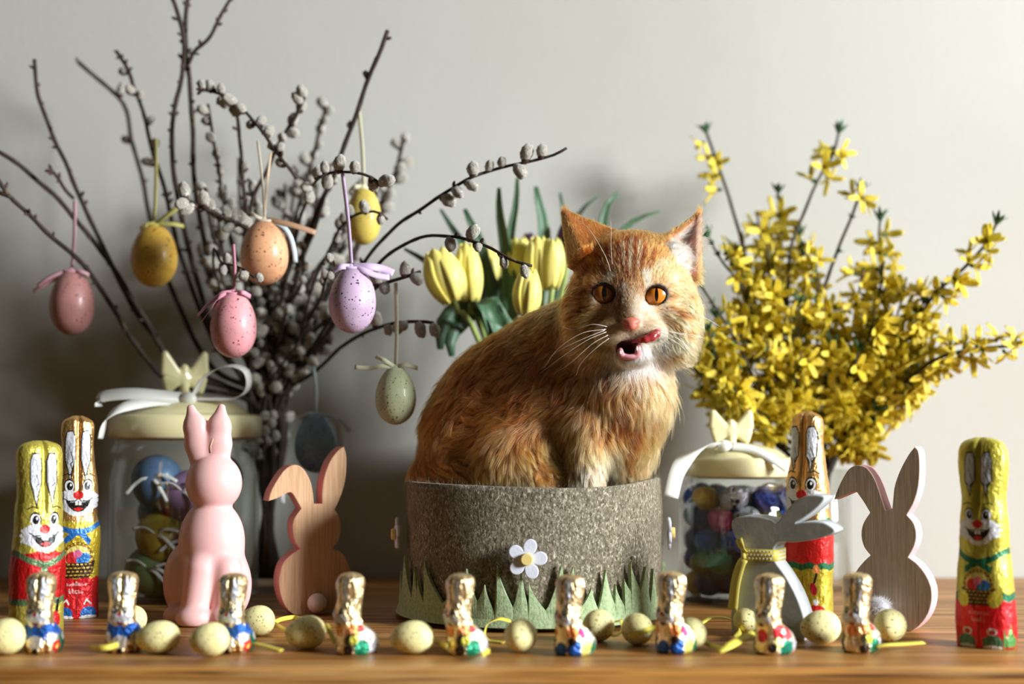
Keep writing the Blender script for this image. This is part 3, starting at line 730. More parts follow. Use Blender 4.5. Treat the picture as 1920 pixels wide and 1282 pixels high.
# ---- eyes
def eyeball(cx, cy, tl, pup, iris, dark):
    R = 25.5 * H; c = A(cx, cy, 1.0112 + R)
    look = np.array([0, 0, CAMH + .03]) - c; look /= np.linalg.norm(look)
    V, F = ellipsoid((0, 0, 0), (1, 1, 1), 120, 150); zax = -look; xax = np.cross([0, 0, 1], zax); xax /= np.linalg.norm(xax); yax = np.cross(zax, xax)
    # poles along the look axis
    W = V[:, 0:1] * xax + V[:, 1:2] * yax + V[:, 2:3] * zax
    x, y, z = V[:, 0], V[:, 1], -V[:, 2]; r = np.hypot(x, y)
    base = np.array(lin(iris)); C = np.tile(lin((70, 40, 20)), (len(V), 1))
    m = r < .86; rr = r[m][:, None]; C[m] = lin(iris) * (1.1 - .35 * rr) + lin((150, 60, 10)) * .15 * np.sin(np.arctan2(y[m], x[m]) * 23)[:, None] ** 2
    C[(r > .80)] = lin(dark); C[r > .9] = lin((40, 22, 14))
    C[((x / pup[0]) ** 2 + (y / pup[1]) ** 2 < 1) & (z > 0)] = lin((6, 4, 3))
    e = mesh('eye', W * R + c, F, m_eye, cat, col=C); return e
m_eye = mat('cat_eye', (200, 120, 30), rough=.28, attr=True, coat=1.0, spec=.6)
m_eye.node_tree.nodes['Principled BSDF'].inputs['Coat Roughness'].default_value = .03
eyeball(1133, 550, 14, (.19, .52), (178, 104, 34), (70, 34, 12))['label'] = 'amber eye in shade'  # shade is put into the colour: darker iris than the lit eye
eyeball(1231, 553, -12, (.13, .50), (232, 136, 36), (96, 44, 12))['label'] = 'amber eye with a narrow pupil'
# ---- nose leather, tongue, gums with teeth
m_nose = mat('nose_leather', (206, 118, 98), rough=.45, sss=.2, bump=[(1500, .4, .0004, (1, 1, 1))])
def nose_f(P):
    d = sd_ell(P, A(1184, 602, .9915), (17 * H, 8 * H, 6.5 * H))
    d = smin(d, sd_ell(P, A(1184, 609, .9895), (9 * H, 6 * H, 8 * H)), .003)
    d = smin(d, sd_cap(P, A(1184, 612, .9895), A(1184, 621, .9935), 3.5 * H, 1.5 * H), .003)
    for sx in (-1, 1): d = smax(d, -sd_ell(P, A(1184 + sx * 11, 608, .9870), (4 * H, 6 * H, 2.6 * H)), .0008)
    return d
V, Q = snet(nose_f, A(1160, 635, .975), A(1206, 588, 1.0), .0004, 1); mesh('nose', V, Q, m_nose, cat)
m_tongue = mat('wet_tongue', (178, 58, 62), rough=.28, sss=.25, coat=.5, bump=[(1200, .3, .0004, (1, 1, 1))])
tp = [(1183, 642, 1.010), (1188, 640, .999), (1199, 639, .9955), (1211, 636, .9945), (1222, 631, .9950), (1231, 625, .9965), (1236, 620, .9995)]
def tongue_f(P):
    d = None; rr = [2, 2.6, 4, 6.5, 8, 7, 4]
    for i in range(len(tp) - 1):
        q = sd_cap(P, A(*tp[i]), A(*tp[i + 1]), rr[i] * H, rr[i + 1] * H); d = q if d is None else smin(d, q, .0015)
    return smax(d, -sd_cap(P, A(1200, 635, .990), A(1230, 626, .9905), 3.2 * H, 4.2 * H), .001)
V, Q = snet(tongue_f, A(1170, 660, .975), A(1250, 600, 1.02), .0005, 1); o = mesh('tongue', V, Q, m_tongue, cat); o['label'] = 'red tongue curled over the lip'
m_gum = mat('pink_gum', (214, 148, 154), rough=.3, sss=.25, coat=.4)
m_tooth = mat('tooth', (245, 236, 226), rough=.25)
def gum_f(P):
    d = sd_ell(P, A(1180, 668, 1.003), (20 * H, 12 * H, 7 * H))
    d = smin(d, sd_ell(P, A(1164, 660, 1.0), (6 * H, 6 * H, 8 * H)), .002); d = smin(d, sd_ell(P, A(1196, 656, 1.0), (6.5 * H, 6 * H, 11 * H)), .002)
    return smax(d, -sd_ell(P, A(1180, 652, 1.0), (10 * H, 16 * H, 11 * H)), .002)
V, Q = snet(gum_f, A(1150, 690, .985), A(1214, 630, 1.02), .0006, 1); mesh('gum', V, Q, m_gum, cat)
for (x, y, Y, l) in ((1163, 658, .9985, 7), (1194, 652, .9985, 9)):
    V, F = tube([A(x, y + 5, Y), A(x, y + 5 - l * .5, Y - .0004), A(x + .5, y + 5 - l, Y)], [3.2 * H * (l / 11) ** .5, 2.6 * H * (l / 11) ** .5, .5 * H], 10); mesh('tooth', V, F, m_tooth, cat)
# ---- whiskers
m_whisk = mat('whisker', (250, 236, 220), rough=.3, spec=.6)
wh = [((1138, 612), (1110, 608), (1075, 618), (1050, 610)), ((1136, 617), (1090, 625), (1045, 655), (1020, 690)), ((1137, 622), (1100, 638), (1055, 668), (1012, 700)), ((1140, 628), (1110, 645), (1070, 680), (1040, 700)),
      ((1142, 634), (1118, 652), (1090, 680), (1080, 704)), ((1134, 619), (1096, 634), (1050, 656), (1030, 672)),
      ((1228, 612), (1262, 622), (1300, 628), (1322, 634)), ((1230, 616), (1265, 624), (1295, 630), (1312, 632)), ((1228, 620), (1266, 632), (1290, 650), (1308, 672)), ((1226, 622), (1262, 638), (1284, 655), (1296, 672)),
      ((1292, 586), (1312, 592), (1330, 600), (1350, 612)), ((1148, 520), (1135, 480), (1105, 430), (1078, 410)), ((1150, 518), (1146, 470), (1146, 430), (1145, 410))]
for w in wh:
    n = len(w); Y0 = .990 if w[0][1] > 560 else 1.012
    pts = [A(x, y, Y0 + (-.004 * i + .0035 * i * i * (1 if abs(x - 1183) > 60 else .3))) for i, (x, y) in enumerate(w)]
    V, F = tube(smooth_path(pts, 20), np.linspace(.00019, .00005, 20), 6); mesh('whisker', V, F, m_whisk, cat)

# ================================================================ pink rabbit candle
def thing_at(name, label, cat_, px, py, rz=0, group=None):
    c = tbl(px, py); return thing(name, label, cat_, (c.x, c.y, 0), rz, group), np.array([c.x, c.y, 0.0])
m_wax = mat('pink_wax', (244, 192, 188), rough=.42, spec=.45, sss=.3, sss_r=(1, .35, .3), coat=.05)
CY = 1.055
def candle():
    c = A(383, 1160, CY); base = np.array([c[0], CY, 0.0]); s = ps(CY)
    t = thing('rabbit_candle', 'glossy pink wax candle shaped like a sitting rabbit', 'candle', base)
    def E(x, y, dy, rx, rz, ry): return ((A(x, y, CY) + [0, dy, 0]), (rx * s, ry * s, rz * s))
    def f(P):
        d = sd_ell(P, *E(401, 905, 0, 52, 54, 50))
        d = smin(d, sd_ell(P, *E(397, 1016, 0, 61, 80, 56)), .0035)
        d = smin(d, sd_ell(P, *E(395, 1095, .004, 56, 68, 50)), .014)
        d = smin(d, sd_ell(P, *E(344, 1090, .006, 40, 70, 52)), .004)      # near haunch
        d = smin(d, sd_ell(P, *E(432, 1100, .010, 34, 60, 46)), .006)
        d = smin(d, sd_ell(P, *E(340, 1150, -.010, 27, 20, 30)), .004)     # hind paw
        d = smin(d, sd_cap(P, A(386, 1065, CY) + [0, -.016, 0], A(376, 1140, CY) + [0, -.019, 0], 30 * s, 27 * s), .005)
        d = smin(d, sd_cap(P, A(432, 1065, CY) + [0, -.014, 0], A(432, 1140, CY) + [0, -.018, 0], 27 * s, 24 * s), .005)
        d = smin(d, sd_ell(P, *E(378, 1150, -.026, 33, 22, 26)), .003); d = smin(d, sd_ell(P, *E(434, 1150, -.024, 31, 21, 26)), .003)
        for pts in (((358, 766, 8), (366, 798, 22), (373, 832, 26), (384, 872, 25)), ((415, 765, 8), (411, 798, 22), (408, 832, 26), (404, 872, 26))):
            e = None
            for (x0, y0, r0), (x1, y1, r1) in zip(pts[:-1], pts[1:]):
                q = P.copy(); q[:, 1] = CY + (q[:, 1] - CY) * 1.5
                k_ = sd_cap(q, A(x0, y0, CY), A(x1, y1, CY), r0 * s, r1 * s) * .8; e = k_ if e is None else smin(e, k_, .002)
            # groove down the inside of the ear
            e = smax(e, -sd_cap(P, A(pts[0][0], 790, CY) + [0, -.010, 0], A(pts[2][0], 850, CY) + [0, -.014, 0], 6 * s, 9 * s), .003)
            d = smin(d, e, .0018)
        return smax(d, .0004 - P[:, 2], .0015)
    lo = (A(295, 1170, CY)[0], CY - .05, -.002); hi = (A(470, 1170, CY)[0], CY + .05, A(400, 745, CY)[2])
    V, Q = snet(f, lo, hi, .0011, 2); mesh('wax_body', V, Q, m_wax, t)
    V, F = tube([A(404, 848, CY) + [0, -.0175, 0], A(404, 836, CY) + [0, -.0185, 0], A(409, 822, CY) + [0, -.019, 0]], [.0011, .0010, .0009], 10)
    o = mesh('wick', V, F, mat('cotton_wick', (196, 150, 130), rough=.9), t); o['label'] = 'short wick in front of the ears'
candle()

# ================================================================ wooden rabbits and concrete rabbit
def smooth_outline(pts, sub=5, corners=()):
    P = np.array(pts, float); n = len(P); out = []
    for i in range(n):
        p0, p1, p2, p3 = P[i - 1], P[i], P[(i + 1) % n], P[(i + 2) % n]
        if i in corners: p0 = p1 * 2 - p2 if True else p0
        if (i + 1) % n in corners: p3 = p2 * 2 - p1
        for t in np.linspace(0, 1, sub, endpoint=False):
            out.append(.5 * (2 * p1 + (p2 - p0) * t + (2 * p0 - 5 * p1 + 4 * p2 - p3) * t * t + (3 * p1 - p0 - 3 * p2 + p3) * t ** 3))
    return np.array(out)
def cut_rabbit(name, label, pts, ox, oy, sc, base_px, rz, th, m_face, m_edge, corners, bev=.0006):
    cx, by = base_px; c = tbl(cx, by); Y = c.y; s = ps(Y)
    O = smooth_outline(pts, 5, corners); X = (ox + O[:, 0] * sc - cx) * s; Z = (by - (oy + O[:, 1] * sc)) * s
    view = math.atan2(c.x, c.y); X = X / math.cos(abs(rz + view)); Z = np.maximum(Z, 0)
    t = thing(name, label, 'figurine', (c.x, c.y, 0), rz)
    V, F = prism(np.stack([X, Z], 1), th, bev); n = len(X); mi = [1] * (5 * n) + [0, 0]
    for i in range(n): mi[i] = 0 if bev < .001 else 1; mi[4 * n + i] = mi[i]
    o = mesh('rabbit_panel', V, F, [m_face, m_edge], t, local=True, smooth=False, midx=mi)
    return t, c, s, view
def wood(name, a, b_, c_): return mat(name, a, rough=.7, spec=.25, var=[(b_, 90, .42, .72, (7, 1, .35)), (c_, 160, .56, .78, (8, 1, .22))], bump=[(220, .3, .0006, (6, 1, .3))])
m_pinkedge = mat('pink_painted_edge', (222, 150, 142), rough=.6)
m_paleedge = mat('pale_pink_painted_edge', (232, 172, 176), rough=.6)
WR1 = [(437,598),(447,560),(475,510),(500,480),(530,467),(560,480),(585,520),(597,565),(602,612),(632,612),(632,560),(640,510),(660,455),(690,415),(712,401),(721,440),(720,500),(712,550),(695,600),(678,635),
       (697,665),(702,705),(694,748),(672,778),(710,800),(735,850),(742,900),(738,950),(720,990),(695,1012),(660,1018),(560,1018),(530,1012),(500,980),(482,930),(478,880),(490,830),(515,800),(553,775),(535,750),(526,710),(529,668),(555,628),(540,600),(520,570),(500,572),(470,588)]
t, c, s, vw = cut_rabbit('wooden_rabbit', 'light wood cut-out rabbit with one folded ear and white button tail', WR1, 280, 640, .5006, (585, 1149), math.radians(25), .016, wood('light_walnut', (214, 174, 136), (190, 148, 110), (166, 124, 90)), m_pinkedge, (0, 8, 9, 14, 19, 23, 38, 42))
def pompom(t, x, z, y, r, col, fuzz, label, parent_rz, n=2500, seed=3):
    V, F = ellipsoid((x, y, z), (r, r * .8, r), 28, 20); o = mesh('tail', V, F, mat('tail_' + label.split()[0], col, rough=.85), t, local=True); o['label'] = label
    if fuzz:
        R_ = np.random.default_rng(seed); d = R_.normal(0, 1, (n, 3)); d /= np.linalg.norm(d, axis=1)[:, None]; L = R_.uniform(.4, 1, (n, 1)) * fuzz
        b_ = R_.normal(0, .35, (n, 3)); P0 = d * [r, r * .8, r] + [x, y, z]
        pts = np.stack([P0 + (d + b_ * q) * L * q for q in np.linspace(0, 1, 4)], 1)
        h = hair_object('tail_fluff', pts, np.tile([4e-5, 4e-5, 3e-5, 1e-5], (n, 1)), np.tile(lin(col), (n, 1)), hair_mat('white_fluff', .6, use_hair=False), None); h.parent = o; h['kind'] = 'stuff'
pompom(t, 0, 22 * s, -.008 - .0048, 18 * s, (236, 222, 216), 0, 'white button tail', 0)
WR2 = [(842,478),(855,440),(880,385),(910,340),(945,323),(985,333),(1015,372),(1035,420),(1050,470),(1065,515),(1092,515),(1097,470),(1105,410),(1130,340),(1165,275),(1193,238),(1208,262),(1212,330),(1205,410),(1185,480),(1155,535),
       (1183,570),(1193,620),(1183,670),(1158,717),(1200,750),(1235,800),(1253,860),(1245,930),(1215,990),(1165,1035),(1120,1037),(1000,1037),(960,1025),(925,960),(912,900),(915,840),(935,790),(965,750),(997,717),(970,680),(959,630),(968,580),(998,530),(975,490),(955,460),(935,438),(900,452)]
t, c, s, vw = cut_rabbit('wooden_rabbit', 'grey-brown wood cut-out rabbit with pale pink edge and fluffy white tail', WR2, 1220, 740, .4227, (1672, 1178), math.radians(-31), .016, wood('grey_walnut', (214, 196, 176), (184, 164, 144), (124, 104, 88)), m_paleedge, (0, 9, 10, 15, 20, 24, 39, 43))
pompom(t, -.004, 40 * s, -.008 - .0055, 16 * s, (245, 243, 246), .0035, 'fluffy white pompom tail', 0)
GR = [(388,590),(398,562),(440,546),(500,545),(560,556),(588,568),(612,535),(650,490),(695,458),(740,446),(786,452),(783,475),(750,510),(705,545),(665,570),(720,562),(780,562),(822,583),(829,603),(795,622),(735,640),(660,652),(600,655),(572,690),(578,735),(620,795),(662,870),(692,950),(704,1020),(694,1078),(640,1082),(440,1082),(392,1076),(382,1020),(384,950),(400,850),(430,770),(444,725),(432,685),(402,640)]
m_conc = mat('grey_concrete', (200, 204, 204), rough=.75, var=[((170, 174, 176), 40, .4, .7, (1, 1, 1)), ((176, 178, 180), 160, .62, .8, (1, 1, 1))], bump=[(300, .3, .0005, (1, 1, 1))])
t, c, s, vw = cut_rabbit('stone_rabbit', 'smooth grey stone rabbit with ears laid back, yellow dotted ribbon round its neck', GR, 1220, 740, .4227, (1460, 1192), math.radians(-28), .022, m_conc, m_conc, (14, 20), .0010)
m_yrib = mat('yellow_dotted_ribbon', (214, 196, 92), rough=.55)
m_ydot = mat('ribbon_dot', (245, 242, 225), rough=.6)
def grib():
    kx = 1 / math.cos(abs(math.radians(-28) + vw))
    def L(x, y): return ((1220 + x * .4227 - 1460) * s * kx, (1192 - (740 + y * .4227)) * s)
    x0, z0 = L(437, 713); x1, z1 = L(575, 713); zz = (z0 + z1) / 2; W = 22 * s; h = .0117
    path = np.array([(x0 - .0008, -h, zz), (x0 + .002, -h - .0006, zz), ((x0 + x1) / 2, -h - .0006, zz), (x1 - .001, -h - .0004, zz), (x1 + .0014, -h + .002, zz), (x1 + .0014, h - .002, zz), (x1 - .002, h + .0005, zz), ((x0 + x1) / 2, h + .0006, zz), (x0 + .001, h + .0004, zz), (x0 - .0014, h - .002, zz), (x0 - .0014, -h + .002, zz), (x0 - .0004, -h - .0002, zz)])
    V, F = ribbon(path, W, (0, 0, 1), .0003); rb = mesh('neck_ribbon', V, F, m_yrib, t, local=True); rb['label'] = 'yellow ribbon with white dots'
    parts = []
    n = 9
    for r_ in range(3):
        for i in range(n):
            q = (i + .5 * (r_ % 2)) / n; parts.append(ellipsoid((x0 + (x1 - x0) * q, -h - .00095, zz + (r_ - 1) * W * .3), (.00075, .0002, .00075), 8, 6))
        for i in range(7): parts.append(ellipsoid((x1 + .0018, -h + .003 + i * .0026, zz + (r_ - 1) * W * .3), (.0002, .0008, .00075), 8, 6))
    V, F, _ = cat_mesh(parts); tag(mesh('dots', V, F, m_ydot, rb, local=True), kind='stuff')
    ax, az = L(440, 735); bx, bz = L(392, 955)
    V, F = ribbon(smooth_path([(ax + .001, -h - .001, az), (ax - .001, -h - .003, az - .004), ((ax + bx) / 2 - .0005, -h - .004, (az + bz) / 2), (bx + .001, -h - .003, bz)], 14), 19 * s, (1, -.15, .1)); o = mesh('ribbon_tail', V, F, m_yrib, t, local=True)
    ax, az = L(440, 700); bx, bz = L(428, 645)
    V, F = ribbon(smooth_path([(ax + .002, -h - .001, az), (ax, -h - .003, az + .003), (bx, -h - .003, bz)], 10), 14 * s, (1, -.2, -.5)); mesh('ribbon_tail', V, F, m_yrib, t, local=True)
    V, F = ellipsoid((ax + .001, -h - .0018, az - .003), (.0018, .0018, .0022), 14, 10); mesh('ribbon_knot', V, F, m_yrib, t, local=True)
grib()

# ================================================================ foil wrapped chocolate rabbits
m_foil = mat('printed_foil', (200, 160, 60), rough=.30, attr=True, attr_metal=True, spec=.6, bump=[(900, .35, .0007, (1, 1, 1)), (240, .5, .0016, (1, 1, .45))])
def loft_rabbit(rows, s, ntheta, nz, crinkle, seed, fs=1.0):
    """rows: (z, centre x, half width, front y, back y) in px units; returns V (metres, local), F, X, Z, Yn"""
    R_ = np.array(rows, float); z = np.linspace(R_[0, 0], R_[-1, 0], nz)
    z = np.concatenate([z[:-1], R_[-1, 0] - (z[-1] - z[-2]) * np.linspace(.8, 0, 6) ** 2])
    from_ = smooth_path(R_, 400); from_ = from_[np.argsort(from_[:, 0])]
    g = lambda k_: np.interp(z, from_[:, 0], from_[:, k_])
    cx, w, fy, by = g(1), g(2), g(3), g(4); a = np.linspace(0, 2 * PI, ntheta, endpoint=False)
    ca, sa = np.cos(a), np.sin(a); e = .82
    x = cx[:, None] + w[:, None] * np.sign(ca) * np.abs(ca) ** e; yc = (fy + by)[:, None] / 2; yr = (by - fy)[:, None] / 2
    y = yc + yr * np.sign(sa) * np.abs(sa) ** e; Z = np.repeat(z[:, None], ntheta, 1)
    V = np.stack([x, y, Z], 2).reshape(-1, 3); Cn = np.stack([np.repeat(cx[:, None], ntheta, 1), np.repeat(yc, ntheta, 1), Z], 2).reshape(-1, 3)
    d = V - Cn; l = np.linalg.norm(d, axis=1)[:, None] + 1e-6
    n1 = np.abs(fbm(V * [1, 1, .4], .05 * fs, 3, seed)); n2 = np.abs(fbm(V * [1, 1, .7], .13 * fs, 2, seed + 4)); n3 = fbm(V, .02, 2, seed + 8)
    V = V + d / l * (crinkle * (n3 * .8 - n1 * 1.0 - n2 * .6 - np.abs(fbm(V * [1, 1, .8], .30, 2, seed + 12)) * .38))[:, None] * np.clip(l / 12, 0, 1)
    g0 = R_[-1, 0] * .60; gm = np.clip((V[:, 2] - g0) / (R_[-1, 0] * .08), 0, 1) * np.exp(-(V[:, 0] / (R_[0, 2] * .10)) ** 2) * (V[:, 1] < 0); V[:, 1] += gm * R_[0, 2] * .13
    k = ntheta; nr = len(z); i, j = np.meshgrid(np.arange(nr - 1), np.arange(k), indexing='ij')
    F = np.stack([i * k + j, i * k + (j + 1) % k, (i + 1) * k + (j + 1) % k, (i + 1) * k + j], 2).reshape(-1, 4)
    cap0 = len(V); V = np.concatenate([V, [[cx[0], (fy[0] + by[0]) / 2, z[0]], [cx[-1], (fy[-1] + by[-1]) / 2, R_[-1, 0]]]])
    jj = np.arange(k); c1 = np.stack([np.full(k, cap0), (jj + 1) % k, jj, np.full(k, cap0)], 1); c2 = np.stack([np.full(k, cap0 + 1), (nr - 1) * k + jj, (nr - 1) * k + (jj + 1) % k], 1)
    F = np.concatenate([F]).tolist() + [[int(a_) for a_ in r[:3]] for r in c1] + [[int(a_) for a_ in r] for r in c2]
    return V * s, F, V[:, 0], V[:, 2], V[:, 1]
def face_shapes(fx, fz, k, furc=(222, 222, 226)):
    """cheeks, muzzle, eyes, nose and smile of the printed rabbit around (fx,fz); k scales it"""
    q = lambda pts: [(fx + x * k, fz + z * k) for x, z in pts]
    W = (240, 240, 240); K = (24, 20, 18)
    return [('e', fx - 19 * k, fz + 30 * k, 11 * k, 14 * k, 8, K, .3), ('e', fx + 19 * k, fz + 30 * k, 11 * k, 14 * k, -8, K, .3), ('e', fx - 19 * k, fz + 28.5 * k, 9.5 * k, 12 * k, 8, W, .1), ('e', fx + 19 * k, fz + 28.5 * k, 9.5 * k, 12 * k, -8, W, .1),
            ('e', fx - 18 * k, fz + 28 * k, 6.5 * k, 9 * k, 0, K, .2), ('e', fx + 18 * k, fz + 28 * k, 6.5 * k, 9 * k, 0, K, .2), ('e', fx - 16 * k, fz + 31 * k, 2 * k, 3 * k, 0, W, .1), ('e', fx + 20 * k, fz + 31 * k, 2 * k, 3 * k, 0, W, .1),
            ('l', q([(-34, 50), (-24, 55), (-14, 52)]), 2.4 * k, K, .3), ('l', q([(34, 50), (24, 55), (14, 52)]), 2.4 * k, K, .3),
            ('p', q([(-8, 18), (-30, 18), (-46, 6), (-40, 2), (-50, -4), (-40, -8), (-46, -16), (-32, -22), (-16, -34), (0, -38), (16, -34), (32, -22), (46, -16), (40, -8), (50, -4), (40, 2), (46, 6), (30, 18), (8, 18), (0, 8)]), furc, .12),
            ('p', q([(-26, -2), (-12, -7), (0, -4), (12, -7), (26, -2), (20, -16), (10, -25), (0, -28), (-10, -25), (-20, -16)]), K, .25),
            ('p', q([(-11, -20), (0, -27), (11, -20), (0, -17)]), (216, 40, 34), .2), ('p', q([(-7, -5), (7, -5), (6, -13), (-6, -13)]), W, .1), ('l', q([(0, -5), (0, -13)]), 1.2 * k, K, .2),
            ('l', q([(-30, 2), (-20, -4), (-6, -4), (0, 4), (6, -4), (20, -4), (30, 2)]), 2 * k, K, .3), ('e', fx, fz + 9 * k, 11 * k, 9 * k, 0, (214, 38, 36), .25)]
def ear_shapes(x0, x1, zb, zt, w, tone=(205, 208, 214)):
    out = []
    for x in (x0, x1):
        s_ = 1 if x > 0 else -1
        out += [('p', [(x - w, zt - 14), (x - w * .6, zt), (x + w * .5, zt + 1), (x + w, zt - 14), (x + w * .95, zt - 55), (x + w * .3, zb + 18), (x, zb), (x - w * .5, zb + 22), (x - w * 1.02, zt - 55)], (60, 50, 30), .4),
                ('p', [(x - w * .8, zt - 15), (x - w * .5, zt - 3), (x + w * .4, zt - 2), (x + w * .8, zt - 15), (x + w * .75, zt - 55), (x + w * .15, zb + 24), (x, zb + 8), (x - w * .3, zb + 26), (x - w * .8, zt - 55)], tone, .15),
                ('l', [(x - s_ * w * .1, zt - 40), (x + w * .5, zt - 58), (x, zt - 62), (x + w * .4, zt - 76), (x, zt - 82)], 1.6, (50, 44, 34), .3)]
    return out
def basket_shapes(cx, cz, k):
    q = lambda pts: [(cx + x * k, cz + z * k) for x, z in pts]; B = (58, 36, 20); L = (214, 178, 60)
    out = [('l', q([(28 * math.cos(a), 34 * math.sin(a)) for a in np.linspace(0, PI, 14)]), 6 * k, (120, 84, 30), .3)] + [('e', cx + 28 * k * math.cos(a), cz + 34 * k * math.sin(a), 1.8 * k, 2.4 * k, 0, L, .3) for a in np.linspace(.1, PI - .1, 12)]
    out += [('e', cx, cz + 8 * k, 24 * k, 22 * k, 0, (226, 212, 120), .3), ('e', cx - 10 * k, cz + 4 * k, 12 * k, 14 * k, 30, (206, 44, 44), .3), ('e', cx + 11 * k, cz + 4 * k, 14 * k, 11 * k, 20, (52, 120, 190), .3), ('e', cx, cz + 14 * k, 8 * k, 8 * k, 0, (220, 110, 150), .3),
            ('p', q([(-34, 0), (-20, -4), (20, -4), (34, 0), (30, -22), (22, -34), (-22, -34), (-30, -22)]), B, .35)]
    for i in range(4):
        for j in range(-3, 4): out.append(('e', cx + (j + .5 * (i % 2)) * 8 * k, cz - (7 + i * 7) * k, 3.2 * k, 1.3 * k, 0, (196, 160, 62), .3))
    return out
def scribble(cx, cz, w, h, rgb, seed, lines=1):
    R_ = random.Random(seed); out = []
    for l in range(lines):
        z = cz - l * h * 1.7; x = cx - w / 2 * (1 - .25 * l)
        while x < cx + w / 2 * (1 - .25 * l):
            hh = h * R_.choice([.6, .6, 1.0]); ww = h * .55
            out += [('l', R_.choice([[(x, z), (x, z + hh), (x + ww * .6, z + hh * .6), (x + ww * .6, z)], [(x + ww * .6, z + hh * .5), (x, z + hh * .5), (x, z), (x + ww * .6, z)], [(x, z + hh), (x, z), (x + ww * .5, z), (x + ww * .5, z + hh * .5)]]), h * .17, rgb, .2)]
            x += ww * 1.25
    return out
TROU = (214, 34, 38)
def big_rabbit(name, label, base_px, by, Y, rows, rz, base_col, met, shapes, front_only=True, nt=300, crk=1.1, bands=(), seed=0):
    s = ps(Y); c = A(base_px, by, Y + .012); t = thing(name, label, 'chocolate rabbit', (c[0], Y + .012, 0), rz)
    H_ = rows[-1][0]; V, F, X, Z, Yn = loft_rabbit(rows, s, nt, int(H_ * 1.05), crk, seed)
    C = np.tile(np.append(lin(base_col), met), (len(X), 1)); allm = np.ones(len(X), bool)
    wz = Z + 2.0 * np.sin(X * .2 + Yn * .13)
    for (z0, z1, rgb, m_) in bands: mm = (wz >= z0) & (wz < z1); C[mm, :3] = lin(rgb); C[mm, 3] = m_
    C = paint(C, X, Z, Yn < np.interp(Z, [r[0] for r in rows], [(r[3] + r[4]) / 2 + 4 for r in rows]), shapes)
    o = mesh('foil_wrapper', V, F, m_foil, t, local=True, col=C); return t
G1 = (96, 122, 84)
yr = [(0, 0, 46, -34, 34), (6, 0, 50, -38, 38), (40, 0, 50, -38, 40), (90, 0, 50, -40, 42), (130, 0, 51, -42, 42), (170, 0, 47, -40, 38), (200, 0, 45, -36, 34), (235, 0, 44, -36, 33), (258, 0, 41, -35, 30), (285, 0, 41, -31, 28), (320, 0, 43, -29, 28), (345, 0, 42, -26, 26), (358, 0, 34, -20, 20), (365, 0, 14, -9, 9)]
sh = ear_shapes(-16, 14, 238, 342, 11) + face_shapes(0, 192, .92) + [
    ('p', [(-60, 172), (-30, 150), (0, 140), (30, 152), (60, 176), (60, 164), (30, 140), (8, 130), (-8, 130), (-30, 138), (-60, 160)], G1, .3), ('p', [(-6, 140), (8, 140), (4, 126), (20, 100), (14, 92), (6, 104), (0, 122), (-4, 104), (-16, 96), (-20, 106), (-8, 126)], G1, .3),
    ('l', [(0, 56), (0, 10)], 1.8, (120, 90, 20), .3), ('l', [(-30, 130), (-32, 80), (-28, 60)], 2, (120, 16, 18), .3), ('l', [(30, 130), (33, 80), (28, 62)], 2, (120, 16, 18), .3),
    ('l', [(28, 66), (26, 50), (24, 30)], 6, (24, 18, 16), .2), ('e', 26, 34, 7, 14, 15, (206, 34, 34), .2), ('e', -22, 8, 16, 9, 0, (206, 34, 34), .2), ('e', 24, 8, 16, 9, 0, (206, 34, 34), .2), ('e', -22, 3, 17, 4, 0, (232, 232, 232), .1), ('e', 24, 3, 17, 4, 0, (232, 232, 232), .1)] + scribble(-8, 42, 34, 7, (196, 70, 40), 4, 2)
YEL = (210, 194, 84)
big_rabbit('chocolate_rabbit', 'yellow foil chocolate rabbit in red jumper with green scarf, at the left end', 68, 1193, .972, yr, math.radians(38), YEL, .55, sh, bands=((62, 74, G1, .35), (74, 158, (206, 30, 32), .42)), seed=2)
gr_ = [(0, 0, 40, -30, 30), (6, 0, 43, -33, 33), (50, 0, 42, -33, 34), (110, 0, 44, -36, 36), (160, 0, 45, -38, 34), (195, 0, 39, -33, 30), (225, 0, 40, -34, 30), (255, 0, 38, -33, 28), (285, 0, 33, -28, 26), (320, 0, 30, -24, 24), (350, 0, 31, -22, 23), (368, 0, 27, -18, 20), (378, 0, 10, -8, 8)]
BL = (34, 104, 180)
sg = ear_shapes(-15, 13, 250, 350, 10) + face_shapes(0, 222, .86) + basket_shapes(0, 108, .95) + [
    ('p', [(-46, 184), (-20, 170), (0, 166), (20, 170), (46, 184), (46, 174), (20, 160), (0, 155), (-20, 160), (-46, 174)], BL, .3), ('p', [(-6, 168), (6, 168), (24, 146), (20, 136), (8, 150), (0, 158), (-8, 150), (-22, 140), (-26, 148)], BL, .3),
    ('l', [(0, 66), (0, 12)], 1.8, (120, 14, 16), .3), ('e', -22, 10, 15, 13, 0, BL, .3), ('e', 22, 10, 15, 13, 0, BL, .3), ('e', -22, 3, 17, 4, 0, (232, 232, 232), .1), ('e', 22, 3, 17, 4, 0, (232, 232, 232), .1), ('l', [(-26, 28), (-18, 36), (-14, 28)], 3, (226, 220, 220), .1), ('l', [(26, 28), (18, 36), (14, 28)], 3, (226, 220, 220), .1)] + scribble(0, 62, 36, 8, (232, 190, 190), 9, 2)
GOLD = (236, 184, 116)
big_rabbit('chocolate_rabbit', 'tall gold foil chocolate rabbit with blue scarf and red trousers, behind the yellow one', 140, 1158, 1.065, gr_, math.radians(22), GOLD, .9, sg, bands=((0, 76, TROU, .42), (76, 180, (196, 170, 50), .5)), seed=5)
